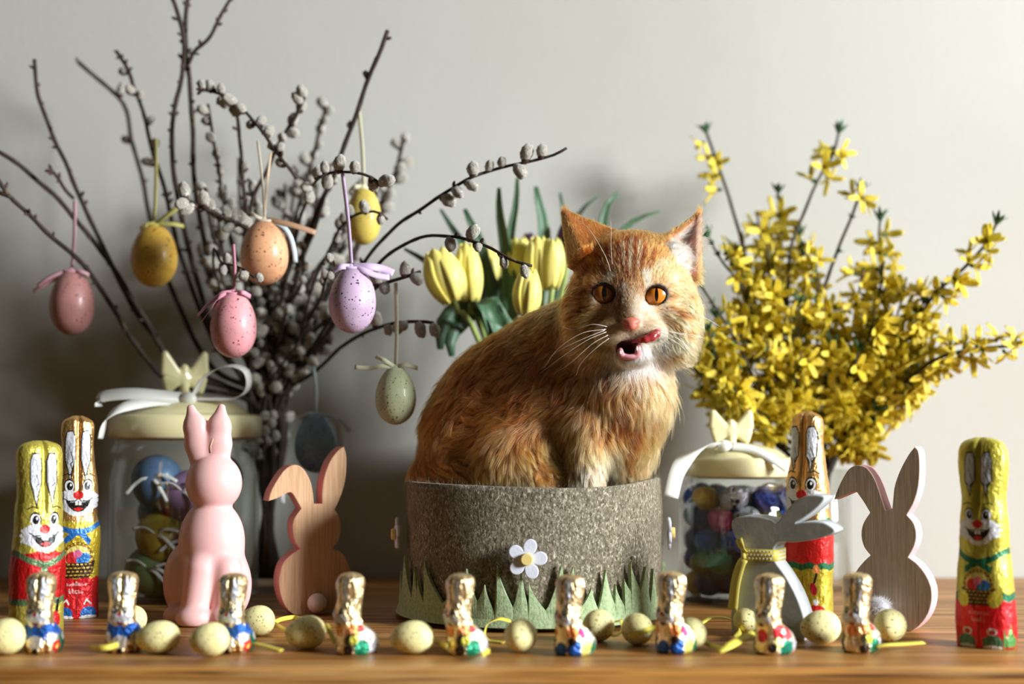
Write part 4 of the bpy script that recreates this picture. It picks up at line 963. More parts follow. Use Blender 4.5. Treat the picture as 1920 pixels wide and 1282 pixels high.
sg2 = ear_shapes(-18, 16, 262, 350, 11) + face_shapes(0, 214, .95) + [('p', [(-50, 184), (-20, 166), (0, 160), (20, 166), (50, 184), (50, 172), (20, 154), (0, 148), (-20, 154), (-50, 172)], (40, 120, 80), .3), ('l', [(0, 70), (0, 12)], 1.8, (120, 90, 20), .3),
    ('e', 26, 84, 6, 9, 0, (222, 140, 80), .2), ('l', [(26, 76), (22, 60)], 4, (30, 24, 20), .2), ('e', 20, 48, 6, 12, 10, (180, 30, 50), .2), ('e', 24, 10, 15, 9, 0, (206, 34, 34), .2), ('e', 24, 3, 17, 4, 0, (232, 232, 232), .1), ('e', -24, 10, 15, 9, 0, (206, 34, 34), .2), ('e', 24, 24, 5, 6, 0, (228, 228, 228), .1)]
big_rabbit('chocolate_rabbit', 'tall gold foil chocolate rabbit in red jumper, half hidden behind the grey stone rabbit', 1518, 1148, 1.09, [(z, x, w * (1.02 if z > 250 else 1.04), f_, b_) for z, x, w, f_, b_ in gr_], math.radians(-34), GOLD, .9, sg2, bands=((0, 84, (196, 178, 60), .5), (84, 96, (40, 110, 74), .4), (96, 172, (214, 36, 34), .4)), seed=8)
yr2 = [(0, 0, 52, -36, 38), (6, 0, 55, -40, 42), (50, 0, 56, -42, 44), (95, 0, 53, -42, 42), (140, 0, 50, -42, 40), (180, 0, 47, -36, 36), (205, 0, 46, -36, 33), (240, 0, 44, -38, 34), (275, 0, 41, -34, 32), (305, 0, 44, -32, 32), (340, 0, 47, -30, 32), (370, 0, 44, -26, 28), (384, 0, 34, -19, 21), (391, 0, 14, -9, 9)]
sy = ear_shapes(-16, 15, 278, 364, 11) + face_shapes(0, 222, .86) + basket_shapes(0, 112, .95) + [('p', [(-60, 196), (-26, 172), (0, 164), (26, 172), (60, 196), (60, 184), (26, 160), (0, 152), (-26, 160), (-60, 184)], (44, 110, 70), .3), ('p', [(-6, 164), (6, 164), (26, 150), (24, 138), (0, 154), (-24, 138), (-26, 150)], (44, 110, 70), .3),
    ('l', [(0, 66), (0, 10)], 2, (110, 14, 16), .3), ('e', -24, 12, 18, 14, 0, (70, 110, 80), .3), ('e', 24, 12, 18, 14, 0, (70, 110, 80), .3), ('e', 24, 3, 17, 4, 0, (225, 225, 225), .1), ('e', -24, 3, 17, 4, 0, (225, 225, 225), .1), ('e', -22, 32, 9, 7, 0, (225, 225, 225), .1), ('e', -22, 31, 6, 5, 0, (170, 40, 40), .1), ('e', 24, 32, 9, 7, 0, (225, 225, 225), .1), ('e', 24, 31, 6, 5, 0, (170, 40, 40), .1),
    ('p', [(42, 4), (44, 40), (48, 20), (52, 46), (55, 18), (60, 34), (62, 4)], (80, 140, 70), .3), ('e', -30, 92, 12, 16, 20, (196, 180, 60), .5), ('e', 30, 92, 12, 16, -20, (196, 180, 60), .5)] + scribble(0, 64, 34, 8, (226, 150, 150), 12, 2)
big_rabbit('chocolate_rabbit', 'yellow foil chocolate rabbit with red trousers and basket, standing alone at the right end', 1850, 1212, .925, yr2, math.radians(-38), (206, 192, 72), .45, sy, bands=((0, 88, (214, 28, 34), .42), (88, 102, (40, 116, 84), .35)), seed=11)

# mini rabbits ----------------------------------------------------------
mini_rows = [(0, 0, 28, -24, 50), (6, 0, 33, -29, 55), (22, 0, 35, -28, 56), (38, 0, 33, -26, 46), (50, 0, 29, -27, 30), (60, 0, 25, -30, 19), (73, 0, 25, -34, 16), (86, 0, 24, -29, 17), (100, 0, 25, -25, 20), (120, 0, 28, -25, 23), (136, 0, 29, -24, 24), (147, 0, 23, -18, 19), (152, 0, 8, -6, 7)]
SM = ps(.885)
def mini(seed, kind):
    V, F, X, Z, Yn = loft_rabbit(mini_rows, SM, 170, 190, 2.3, seed, 1.6)
    C = np.tile(np.append(lin((244, 218, 168)), .92), (len(X), 1)); fr = Yn < 0
    sil = (206, 208, 214)
    eb = [('p', [(x - 7, 136), (x, 144), (x + 7, 136), (x + 6, 112), (x, 92), (x - 6, 112)], sil, .45) for x in (-12, 12)]
    face = [('e', -9, 68, 12, 9, 20, sil, .3), ('e', 9, 68, 12, 9, -20, sil, .3), ('e', 0, 60, 8, 8, 0, sil, .3), ('e', -10, 82, 5, 6, 0, (50, 44, 44), .4), ('e', 10, 82, 5, 6, 0, (50, 44, 44), .4), ('e', -11, 83, 2, 2.6, 0, (220, 220, 220), .2), ('e', 11, 83, 2, 2.6, 0, (220, 220, 220), .2), ('e', 0, 75, 4, 3.2, 0, (196, 40, 50), .4), ('e', 0, 57, 6, 3.4, 0, (120, 30, 30), .4)]
    C = paint(C, X, Z, fr, eb + face)
    def blob(x, y, z, r, rgb, m_): 
        mm = (np.abs(X) if x is None else np.abs(X - x)) ** 2 * (0.4 if x is None else 1) + (Yn - y) ** 2 + (Z - z) ** 2 < r * r; C[mm, :3] = lin(rgb); C[mm, 3] = m_
    body = Z < 52; C[body & (Yn > -10), :3] = lin((232, 222, 206)); C[body & (Yn > -10), 3] = .75
    K_ = (46, 34, 26)
    if kind == 'blue':
        for sx in (-1, 1):
            blob(sx * 30, 22, 14, 26, (24, 110, 80), .45); blob(sx * 20, -16, 42, 17, (34, 92, 178), .5); blob(sx * 30, 8, 46, 13, (34, 92, 178), .5); blob(sx * 26, -14, 30, 11, (232, 226, 220), .7)
            for q in range(5): blob(sx * 31, -2 + 7 * math.cos(q * 1.26), 14 + 7 * math.sin(q * 1.26), 6.5, (214, 50, 40), .4)
            blob(sx * 34, -2, 14, 4.5, (240, 200, 90), .3); blob(sx * 33, 26, 30, 8, (226, 230, 230), .5); blob(sx * 20, -24, 8, 9, (150, 100, 50), .8)
        blob(0, -28, 42, 12, (34, 92, 178), .5); blob(0, -26, 22, 13, (226, 220, 214), .6); blob(0, -24, 6, 7, K_, .6)
    elif kind == 'red':
        for sx in (-1, 1):
            blob(sx * 24, -12, 44, 14, (226, 150, 90), .7); blob(sx * 27, 4, 50, 8, (214, 40, 46), .4); blob(sx * 24, -14, 28, 13, (70, 60, 34), .5); blob(sx * 27, -10, 29, 9, (190, 180, 60), .4); blob(sx * 33, 6, 12, 17, (10, 128, 92), .4); blob(sx * 22, -20, 10, 10, (60, 44, 30), .6); blob(sx * 34, 34, 14, 13, (226, 226, 236), .5)
        blob(0, -28, 44, 12, (226, 146, 84), .7)
    elif kind == 'pink':
        for sx in (-1, 1):
            blob(sx * 22, -16, 44, 12, (222, 130, 66), .6); blob(sx * 27, 0, 46, 9, (216, 46, 104), .4); blob(sx * 27, 4, 38, 7, (216, 46, 104), .4); blob(sx * 27, -14, 13, 17, (22, 78, 152), .4); blob(sx * 34, 10, 14, 16, (236, 226, 120), .3); blob(sx * 34, 36, 12, 14, (10, 128, 92), .4); blob(sx * 22, -20, 28, 8, K_, .6)
        blob(0, -26, 12, 14, (22, 78, 152), .4)
    else:
        for sx in (-1, 1):
            blob(sx * 27, -4, 44, 15, (214, 40, 46), .4); blob(sx * 30, 12, 40, 13, (214, 40, 46), .4); blob(sx * 30, 4, 44, 5, (235, 225, 220), .4); blob(sx * 33, 10, 12, 17, (10, 128, 100), .4); blob(sx * 29, -10, 24, 10, (232, 220, 140), .4); blob(sx * 22, -20, 14, 9, K_, .6); blob(sx * 33, 36, 16, 11, (226, 226, 236), .5)
        blob(0, -26, 36, 13, (214, 40, 46), .4)
    return V, F, C
minis = [(70, 1232, -5, 'blue', 'small gold foil rabbit with blue collar, first from the left'), (225, 1231, 2, 'blue', 'small gold foil rabbit with blue collar beside the pale yellow egg, second from the left'),
         (433, 1231, -14, 'blue', 'small gold foil rabbit with blue collar in front of the pink candle'), (656, 1234, -52, 'red', 'small gold foil rabbit in front of the light wooden rabbit, facing left'),
         (864, 1235, -50, 'red', 'small gold foil rabbit in front of the left half of the felt box'), (1070, 1236, -44, 'pink', 'small gold foil rabbit with pink bow before the right half of the felt box'),
         (1262, 1232, -44, 'pink', 'small gold foil rabbit at the right edge of the felt box'), (1448, 1234, -50, 'crimson', 'small gold foil rabbit with red blanket in front of the grey stone rabbit'),
         (1614, 1231, -38, 'crimson', 'small gold foil rabbit beside the grey-brown wooden rabbit, last on the right')]
protos = {}
for i, (px, py, ang, kind, lab) in enumerate(minis):
    c = tbl(px, py - 6); c.y += .006
    if kind == 'crimson' and i == 8: kind = 'red2'
    if kind not in protos:
        t = thing('mini_chocolate_rabbit', lab, 'chocolate rabbit', c, math.radians(ang), 'small foil rabbits in a row along the front edge')
        V, F, C = mini(20 + i, 'red' if kind == 'red2' else kind); mesh('foil_wrapper', V, F, m_foil, t, local=True, col=C); protos[kind] = t
    else: t = dup(protos[kind], c, (0, 0, math.radians(ang)), label=lab)
    sc_ = 1 + .012 * math.sin(i * 2.3); t.scale = (sc_, sc_, sc_)

# ================================================================ speckled eggs and yellow ribbon on the tabletop
def egg_mesh(L, R, k=36, m=30, blunt=.12):
    th_ = np.linspace(0, PI, m + 1); prof = [(R * math.sin(t) * (1 - blunt * math.cos(t)), -L / 2 * math.cos(t)) for t in th_]
    prof[0] = (0, prof[0][1]); prof[-1] = (0, prof[-1][1]); return lathe(prof, k)
m_cream = mat('cream_speckled_shell', (248, 236, 170), rough=.55, spec=.3, sss=.1, speck=[((50, 42, 20), 16, .66, .69), ((50, 42, 20), 32, .61, .65), ((60, 50, 24), 8, .53, .55)], var=[((230, 222, 150), 3, .5, .8, (1, 1, 1))])
V, F = egg_mesh(1, .37); egg0 = None
eggs = [ # px, py of centre, long px, wide px, tilt direction (deg about z), label
 (8, 1192, 78, 66, 20, 'pale yellow speckled egg cut off by the left edge of the picture'), (247, 1160, 60, 52, 80, 'pale yellow egg peeping out behind the second small gold rabbit'),
 (296, 1193, 82, 60, 5, 'pale yellow speckled egg just right of the second small gold rabbit'), (392, 1197, 74, 62, 12, 'pale yellow egg half hidden by the third small gold rabbit'),
 (482, 1162, 66, 56, 10, 'pale yellow egg behind and right of the third small gold rabbit'), (573, 1184, 76, 62, 15, 'pale yellow speckled egg in front of the light wooden rabbit'),
 (772, 1193, 82, 61, 4, 'pale yellow speckled egg in front of the left end of the felt box'), (975, 1190, 70, 61, 70, 'pale yellow round-looking egg below the white felt flower'),
 (1121, 1171, 64, 58, 55, 'pale yellow speckled egg touching the right side of the sixth small rabbit'), (1196, 1178, 64, 58, 110, 'pale yellow speckled egg left of the seventh small gold rabbit'),
 (1297, 1186, 64, 58, 100, 'pale egg half hidden behind the seventh small gold rabbit'), (1402, 1160, 60, 56, 60, 'pale yellow egg at the foot of the grey stone rabbit, behind a small gold rabbit'),
 (1538, 1174, 76, 62, 8, 'pale yellow egg with a dark spot, in front of the grey stone rabbit'), (1668, 1171, 70, 60, 60, 'pale yellow speckled egg in front of the fluffy tail of the wooden rabbit')]
for i, (px, py, lp, wp, ang, lab) in enumerate(eggs):
    Y = CAMH * FPX / (py + wp / 2 - 800) + wp / 2 / FPX * .6
    for _ in range(4): Yc = Y; r_ = wp / 2 * ps(Yc); Y = Yc
    c = at(px, py, Y); r_ = c.z if False else wp / 2 * ps(Y); L_ = lp * ps(Y)
    a = math.radians(ang)
    if egg0 is None:
        egg0 = mesh('speckled_egg', V * [1, 1, 1], F, m_cream); o = egg0
    else: o = egg0.copy(); COL.objects.link(o)
    tag(o, lab, 'egg', 'pale yellow speckled eggs along the ribbon')
    o.scale = (r_ / .37, r_ / .37, max(L_, r_ * 2.28)); o.rotation_euler = (0, PI / 2 - .06, a); o.location = (c.x, Y, r_ * 1.0)
m_paper = mat('yellow_paper_ribbon', (234, 214, 84), rough=.5, sss=.1)
def trib(pts, w, lab, wd=(0, .35, 1)):
    P = atn([(x, y, Y) for x, y, Y in pts]); P[:, 2] = np.maximum(P[:, 2], w / 2 * (abs(wd[2]) * .9) + .0006)
    V, F = ribbon(smooth_path(P, max(10, 5 * len(P))), w, wd, .0002); o = mesh('yellow_ribbon', V, F, m_paper); set_origin(o, tuple(P[0])); tag(o, lab, 'ribbon', 'yellow ribbon between the eggs')
def ty(py): return CAMH * FPX / (py - 800)
trib([(168, 1212, ty(1222)), (185, 1214, ty(1226)), (205, 1213, ty(1226)), (222, 1208, ty(1222))], .0034, 'short end of yellow ribbon left of the second small gold rabbit')
trib([(455, 1206, ty(1212)), (480, 1208, ty(1216)), (505, 1214, ty(1222)), (528, 1220, ty(1226))], .0034, 'yellow ribbon end lying right of the third small gold rabbit', (0, 1, .4))
trib([(515, 1166, ty(1180)), (530, 1160, ty(1176)), (550, 1157, ty(1172)), (566, 1160, ty(1174))], .0030, 'yellow ribbon running behind the egg by the light wooden rabbit')
trib([(514, 1168, ty(1182)), (526, 1176, ty(1186)), (540, 1182, ty(1192))], .0030, 'yellow ribbon joining two eggs right of the third small gold rabbit')
trib([(600, 1182, ty(1210)), (611, 1172, ty(1212)), (618, 1182, ty(1214)), (628, 1205, ty(1218))], .0030, 'yellow ribbon hanging off the egg at the fourth small rabbit', (.6, .3, .6))
trib([(812, 1200, ty(1214)), (825, 1205, ty(1220)), (838, 1212, ty(1226))], .0034, 'yellow ribbon between the egg and fifth small rabbit')
trib([(958, 1164, .985), (935, 1160, .975), (915, 1170, .968), (909, 1190, .962), (915, 1205, .955), (930, 1212, .95), (945, 1213, .945)], .0034, 'yellow ribbon loop curling left of the egg below the felt flower', (.3, 1, .2))
trib([(905, 1228, ty(1236)), (912, 1222, ty(1232)), (918, 1220, ty(1228))], .0034, 'tiny yellow ribbon end at the foot of the fifth small rabbit')
trib([(1150, 1166, .975), (1163, 1164, .97), (1167, 1174, .965), (1160, 1188, .955), (1146, 1192, .95)], .0034, 'yellow ribbon loop between the two eggs by the felt box', (.3, 1, .2))
trib([(1180, 1190, ty(1212)), (1200, 1186, ty(1212)), (1222, 1178, ty(1208)), (1236, 1176, ty(1208))], .0034, 'yellow ribbon crossing the egg left of the seventh small rabbit')
trib([(1315, 1168, ty(1186)), (1332, 1158, ty(1182)), (1355, 1157, ty(1180)), (1376, 1164, ty(1180)), (1388, 1182, ty(1190)), (1378, 1195, ty(1200))], .0032, 'high curl of yellow ribbon left of the eighth small rabbit', (0, 1, .3))
trib([(1318, 1200, ty(1208)), (1335, 1210, ty(1214)), (1360, 1212, ty(1218)), (1390, 1198, ty(1212)), (1410, 1188, ty(1206))], .0034, 'lower yellow ribbon left of the eighth small rabbit', (0, 1, .4))
trib([(1346, 1222, ty(1228)), (1365, 1212, ty(1226)), (1390, 1198, ty(1218)), (1415, 1186, ty(1210))], .0050, 'broad yellow ribbon end pointing at the front edge', (0, 1, .5))
trib([(1640, 1212, ty(1220)), (1665, 1208, ty(1220)), (1700, 1206, ty(1216)), (1732, 1204, ty(1212))], .0036, 'yellow ribbon end lying right of the last small rabbit', (0, 1, .3))

# ================================================================ glass jars with cream lids
m_glass = thin_glass('clear_glass')
m_lid = mat('cream_ceramic', (242, 232, 180), rough=.25, coat=.5, sss=.05)
m_white = mat('white_satin_ribbon', (240, 238, 228), rough=.4, sheen=.3, sss=.1)
def jar(label, cpx, Y, r_px, rim_py, lid_r_px, lid_top_py, dome_py, knob, neck_py, kdeg):
    s = ps(Y); c = np.array([A(cpx, 800, Y)[0], Y, 0.0]); R = r_px * s; t = thing('storage_jar', label, 'jar', c)
    z = lambda py: A(cpx, py, Y)[2]
    zt, zn = z(rim_py), z(neck_py); Rn = lid_r_px * s * .93; w = .0028
    out = [(R * .9, 0), (R, .004), (R, zn - .012), (R * .985, zn - .006), (Rn, zn), (Rn, zn + (zt - zn) * .35), (Rn + .0022, zn + (zt - zn) * .45), (Rn + .0022, zn + (zt - zn) * .65), (Rn, zn + (zt - zn) * .75), (Rn, zt)]
    inn = [(Rn - w, zt), (Rn - w, zn), (R - w, zn - .011), (R - w, .008), (R * .85, .005)]
    V, F = lathe([(0, 0)] + out + inn + [(0, .005)], 72); mesh('glass_body', V, F, m_glass, t, local=True)
    Rl = lid_r_px * s; zl = z(lid_top_py); zd = z(dome_py)
    prof = [(0, zt - .001), (Rn - w - .001, zt - .001), (Rn - w - .001, zt + .0004), (Rl * .97, zt + .0004), (Rl, zt + .002), (Rl * 1.005, (zt + zl) / 2), (Rl, zl - .002), (Rl * .965, zl)]
    prof += [(Rl * .93, zl + .0006), (Rl * .86, zl + .0004), (Rl * .82, zl + .002), (Rl * .70, zl + (zd - zl) * .55), (Rl * .45, zl + (zd - zl) * .85), (Rl * .22, zd), (0, zd + .001)]
    V, F = lathe(prof, 80); lid = mesh('lid', V, F, m_lid, t, local=True)
    kx, ky, kw, kh = knob
    def kf(P):
        q = P.copy(); ca, sa = math.cos(math.radians(kdeg)), math.sin(math.radians(kdeg)); q[:, 0], q[:, 1] = P[:, 0] * ca + P[:, 1] * sa, -P[:, 0] * sa + P[:, 1] * ca
        W_, Hh = kw * s / 2, kh * s; th = .0035; d = None
        for sx in (-1, 1):
            for tri in (((.12, .38), (.80, .92), (.84, .52)), ((.12, .38), (.66, .12), (.78, .36))):
                pp = [(sx * x_ * W_, 0, zd + z_ * Hh) for x_, z_ in tri]
                k_ = sd_tri(q, *pp) - .0030
                d = k_ if d is None else smin(d, k_, .0012)
        d = smin(d, sd_cap(q, (0, 0, zd - .002), (0, 0, zd + Hh * .62), .0042, .0034), .0025)
        return d
    m_ = kw * s * .75
    V, Q = snet(kf, (-m_, -m_, zd - .008), (m_, m_, zd + kh * s * 1.2), .0008, 1)
    V[:, 0] += (kx - cpx) * s
    mesh('butterfly_knob', V, Q, m_lid, lid, local=True); return t, c, s, R, Rn, zt, zn, zd
J1 = jar('large clear glass jar of big wrapped eggs with cream butterfly lid', 348, 1.205, 137, 822, 140, 778, 742, (345, 0, 92, 84), 872, 25)
J2 = jar('clear glass jar of small foil eggs with cream butterfly lid', 1386, 1.185, 115, 893, 104, 858, 832, (1371, 0, 84, 62), 925, 0)
def sat(t, pts, w, wd, name='satin_bow_loop', n=30):
    V, F = ribbon(smooth_path(atn(pts), n), w, wd, .00025); mesh(name, V, F, m_white, t)
bw = thing('satin_bow', 'white satin ribbon bow tied round the butterfly knob of the large jar', 'ribbon', A(350, 742, 1.19))
sat(bw, [(352, 748, 1.172), (300, 742, 1.158), (240, 738, 1.150), (188, 745, 1.150), (185, 762, 1.150)], .0105, (0, .5, 1))
sat(bw, [(350, 752, 1.170), (290, 752, 1.155), (230, 764, 1.142), (200, 785, 1.140), (188, 822, 1.140)], .0095, (.25, .6, .7), 'satin_tail')
sat(bw, [(362, 742, 1.172), (385, 705, 1.165), (425, 686, 1.160), (460, 694, 1.160), (466, 725, 1.165), (445, 745, 1.170), (400, 748, 1.172), (362, 748, 1.175)], .0095, (.35, 1, .25))
V, F = ellipsoid(A(354, 748, 1.168), (.0065, .005, .006), 20, 14); mesh('satin_knot', V, F, m_white, bw)
bw = thing('satin_bow', 'white satin ribbon hanging from the lid of the smaller jar beside the cat box', 'ribbon', A(1335, 835, 1.15))
sat(bw, [(1345, 836, 1.158), (1315, 840, 1.140), (1288, 858, 1.125), (1270, 885, 1.118), (1258, 932, 1.118)], .0125, (1, .3, .35), 'satin_tail')
sat(bw, [(1372, 836, 1.155), (1410, 842, 1.150), (1450, 862, 1.140), (1478, 880, 1.135)], .008, (.3, .5, .6), 'satin_tail')
V, F = ellipsoid(A(1358, 836, 1.156), (.006, .005, .005), 20, 14); mesh('satin_knot', V, F, m_white, bw)

# big wrapped eggs in the left jar
def shell_mat(name, rgb, sp=1.0, rough=.38, foil=0): return mat(name, rgb, rough=rough, spec=.5, coat=.25, speck=[((58, 34, 30), 14, .50, .58), ((70, 44, 36), 6.5, .34, .38)] if sp else None, metal=foil, bump=[(9, .25, .03, (1, 1, 1))] if foil else None)
V_e, F_e = egg_mesh(1, .37)
def egg_obj(name, m, c, L, R, rot, lab, cat_='egg', group=None, base={}):
    if m.name not in base:
        o = mesh(name, V_e, F_e, m); base[m.name] = o
    else: o = base[m.name].copy(); COL.objects.link(o); o.name = name
    for k_ in list(o.keys()):
        if k_ in ('label', 'group', 'category'): del o[k_]
    o.location = c; o.scale = (R / .37, R / .37, L); o.rotation_euler = rot; tag(o, lab, cat_, group); return o
JC = J1[1]; R1 = J1[3]
mats_big = {'blue': shell_mat('blue_egg_shell', (92, 122, 158)), 'lilac': shell_mat('lilac_egg_shell', (160, 128, 168)), 'yellow': shell_mat('ochre_egg_shell', (176, 156, 62)), 'green': shell_mat('green_egg_shell', (108, 128, 84)), 'pink': shell_mat('rose_egg_shell', (180, 116, 116))}
bigs = [('blue', 272, 905, 1.163, 'blue wrapped egg high on the left in the large jar'), ('lilac', 352, 930, 1.158, 'lilac wrapped egg beside the blue one in the large jar'), ('yellow', 285, 1012, 1.160, 'ochre yellow wrapped egg in the middle left of the large jar'), ('green', 262, 1092, 1.165, 'dark green wrapped egg at the bottom left of the large jar'),
        ('pink', 425, 985, 1.175, 'rose wrapped egg right of the candle in the large jar'), ('lilac', 365, 1025, 1.162, 'lilac wrapped egg behind the pink candle in the large jar'), ('blue', 350, 1100, 1.162, 'blue wrapped egg low behind the pink candle in the large jar'), ('green', 440, 900, 1.180, 'green wrapped egg high on the right in the large jar'),
        ('yellow', 435, 1080, 1.180, 'ochre wrapped egg at the bottom right of the large jar'), ('blue', 300, 960, 1.235, 'blue wrapped egg at the back of the large jar'), ('pink', 390, 1040, 1.240, 'rose wrapped egg at the back of the large jar'), ('yellow', 395, 930, 1.235, 'ochre wrapped egg at the back of the large jar, near the top'), ('lilac', 300, 1070, 1.240, 'lilac wrapped egg at the back of the large jar, near the bottom')]
m_wrap = mat('clear_ribbon_wrap', (226, 226, 222), rough=.3)
for i, (kd, px, py, Y, lab) in enumerate(bigs):
    c = A(px, py, Y); c[2] = max(c[2], .024); R_, L_ = .0205, .052
    d = c[:2] - JC[:2]; m_ = R1 - .0055 - R_ * 1.08
    if np.linalg.norm(d) > m_: c[:2] = JC[:2] + d / np.linalg.norm(d) * m_
    th = thing('wrapped_egg', lab, 'egg', c, 0, 'big wrapped eggs in the large jar')
    e = mesh('egg_shell', V_e * [R_ / .37, R_ / .37, L_ * .86], F_e, mats_big[kd], th, local=True) if False else None
    o = bpy.data.objects.new('egg_shell', bpy.data.meshes.get('egg_shell_' + kd) or None) if False else None
    me = bpy.data.meshes.get('shell_' + kd)
    if me is None:
        tmp = mesh('egg_shell', V_e, F_e, mats_big[kd], th, local=True); tmp.data.name = 'shell_' + kd; o = tmp
    else: o = bpy.data.objects.new('egg_shell', me); COL.objects.link(o); o.parent = th
    o.scale = (R_ / .37, R_ / .37, .045); o.rotation_euler = (0, random.uniform(-.5, .5) + (PI / 2.3 if i % 2 else .3), random.uniform(0, 6))
    if Y < 1.2:                             # little twisted ribbon ends of the wrapping
        for q in range(3):
            a = RNG.uniform(-.9, .9) + (PI if q % 2 else 0); u = np.array([math.cos(a), -.25, math.sin(a) * .8]); p0 = np.array([0, -R_ * .9, .004])
            if abs(c[0] + u[0] * .02 - JC[0]) > R1 * .72: u[0] *= -1
            P = smooth_path([p0, p0 + u * .008 + [0, -.001, .002], p0 + u * .016 + [0, .001, -.001], p0 + u * .022 + [0, .003, -.005]], 12)
            V, F = ribbon(P, .0028, np.cross(u, [0, 1, 0]) + [0, .5, 0], .0002); mesh('ribbon_end', V, F, m_wrap, th, local=True)
# small foil eggs in the right jar
foils = {'blue': (62, 92, 170), 'gold': (206, 170, 92), 'green': (54, 128, 104), 'silver': (190, 190, 200), 'pink': (184, 74, 112), 'dark blue': (34, 44, 96), 'olive': (120, 116, 58)}
fm = {k_: mat('foil_' + k_.replace(' ', '_'), v, rough=.22, metal=.85, bump=[(7, .5, .06, (1, 1, .5)), (22, .35, .02, (1, 1, 1))], var=[((230, 220, 190), 3.2, .60, .66, (1, 1, 1))] if k_ != 'silver' else [((60, 50, 60), 4, .55, .6, (1, 1, 1))]) for k_, v in foils.items()}
JC2 = J2[1]; R2 = J2[3]; zl = 0; seq = ['dark blue', 'blue', 'gold', 'silver', 'blue', 'dark blue', 'dark blue', 'olive', 'silver', 'pink', 'blue', 'green']
hts = ['bottom layer', 'second layer from the bottom', 'third layer from the bottom', 'fourth layer from the bottom', 'top layer', 'top layer']
k_ = 0
for lay in range(5):
    z0 = .0155 + lay * .0172; nn = 10
    for i in range(nn):
        a = 2 * PI * (i + .5 * (lay % 2)) / nn + .1 * math.sin(lay * 3 + i); kd = seq[(k_ * 5 + lay * 3 + (i * i) % 4) % len(seq)]; k_ += 1
        rr = R2 - .0042 - .0100
        egg_obj('foil_egg', fm[kd], (JC2[0] + rr * math.cos(a), JC2[1] + rr * math.sin(a), z0 + .0015 * math.sin(i * 2.1)), .0248, .0098, (random.uniform(-.25, .25), PI / 2 + random.uniform(-.5, .5) * (1 if lay else .2), a + PI / 2 + random.uniform(-.2, .2)), f'small {kd} foil egg in the right jar, {hts[lay]}, {"front" if math.sin(a) < -.3 else ("back" if math.sin(a) > .3 else "side")} {"left" if math.cos(a) < 0 else "right"}', 'egg', 'small foil eggs in the right jar')
    if lay in (0, 2, 4):
        for i in range(5):
            a = 2 * PI * i / 5; kd = seq[(i * 7 + lay) % len(seq)]
            egg_obj('foil_egg', fm[kd], (JC2[0] + .0185 * math.cos(a), JC2[1] + .0185 * math.sin(a), z0),   .0215, .0092, (0, PI / 2, a + PI / 2), f'small {kd} foil egg in the right jar core, {hts[lay]}', 'egg', 'small foil eggs in the right jar')

# ================================================================ willow branches
m_bark = mat('willow_bark', (62, 50, 38), rough=.8, var=[((42, 34, 26), 300, .4, .65, (1, 1, .3)), ((120, 100, 76), 120, .6, .8, (1, 1, .4))], bump=[(400, .4, .001, (1, 1, .3))])
m_catk = mat('catkin_fur', (172, 166, 150), rough=.95, sheen=.6, var=[((160, 152, 138), 520, .48, .66, (1, 1, 1)), ((240, 238, 232), 700, .55, .7, (1, 1, 1))], bump=[(900, .9, .002, (1, 1, 1))])
m_bud = mat('catkin_bud_scale', (66, 44, 36), rough=.5)
VW = np.array([A(502, 800, 1.265)[0], 1.265, 0.0]); VR = .030
def vase(name, label, c, R, h, k=64):
    t = thing(name, label, 'vase', c); w = .0025
    V, F = lathe([(0, 0), (R * .95, 0), (R, .003), (R, h - .001), (R - w * .5, h), (R - w, h - .001), (R - w, .009), (0, .008)], k); mesh('glass_body', V, F, m_glass, t, local=True); return t
vase('glass_vase', 'clear glass cylinder vase holding the pussy willow branches behind the large jar', VW, VR, .152)
# catkin prototype (fur body + bud scale), local +z is outward
def catkin_mesh(seed, fl=1.0):
    V, F = ellipsoid((0, 0, .0040), (.0034, .0034, .0042), 14, 11); n = V / np.linalg.norm(V - [0, 0, .004], axis=1)[:, None]
    V = V + (V - [0, 0, .004]) * (fbm(V, 900, 2, seed) * .16)[:, None]
    V2, F2 = ellipsoid((0, -.0006, .0012), (.0022, .0024, .0024), 10, 7)
    W, FF_, ids = cat_mesh([(V, F), (V2, F2)]); return W, FF_, ids
cats = []
for i in range(3):
    W, Ff, ids = catkin_mesh(i); o = mesh('catkin', W, Ff, [m_catk, m_bud], midx=ids); cats.append(o.data); COL.objects.unlink(o); bpy.data.objects.remove(o)
W, Ff = ellipsoid((0, 0, .0018), (.0014, .0014, .0026), 8, 6); o = mesh('bud', W, Ff, m_bud); bud_me = o.data; COL.objects.unlink(o); bpy.data.objects.remove(o)
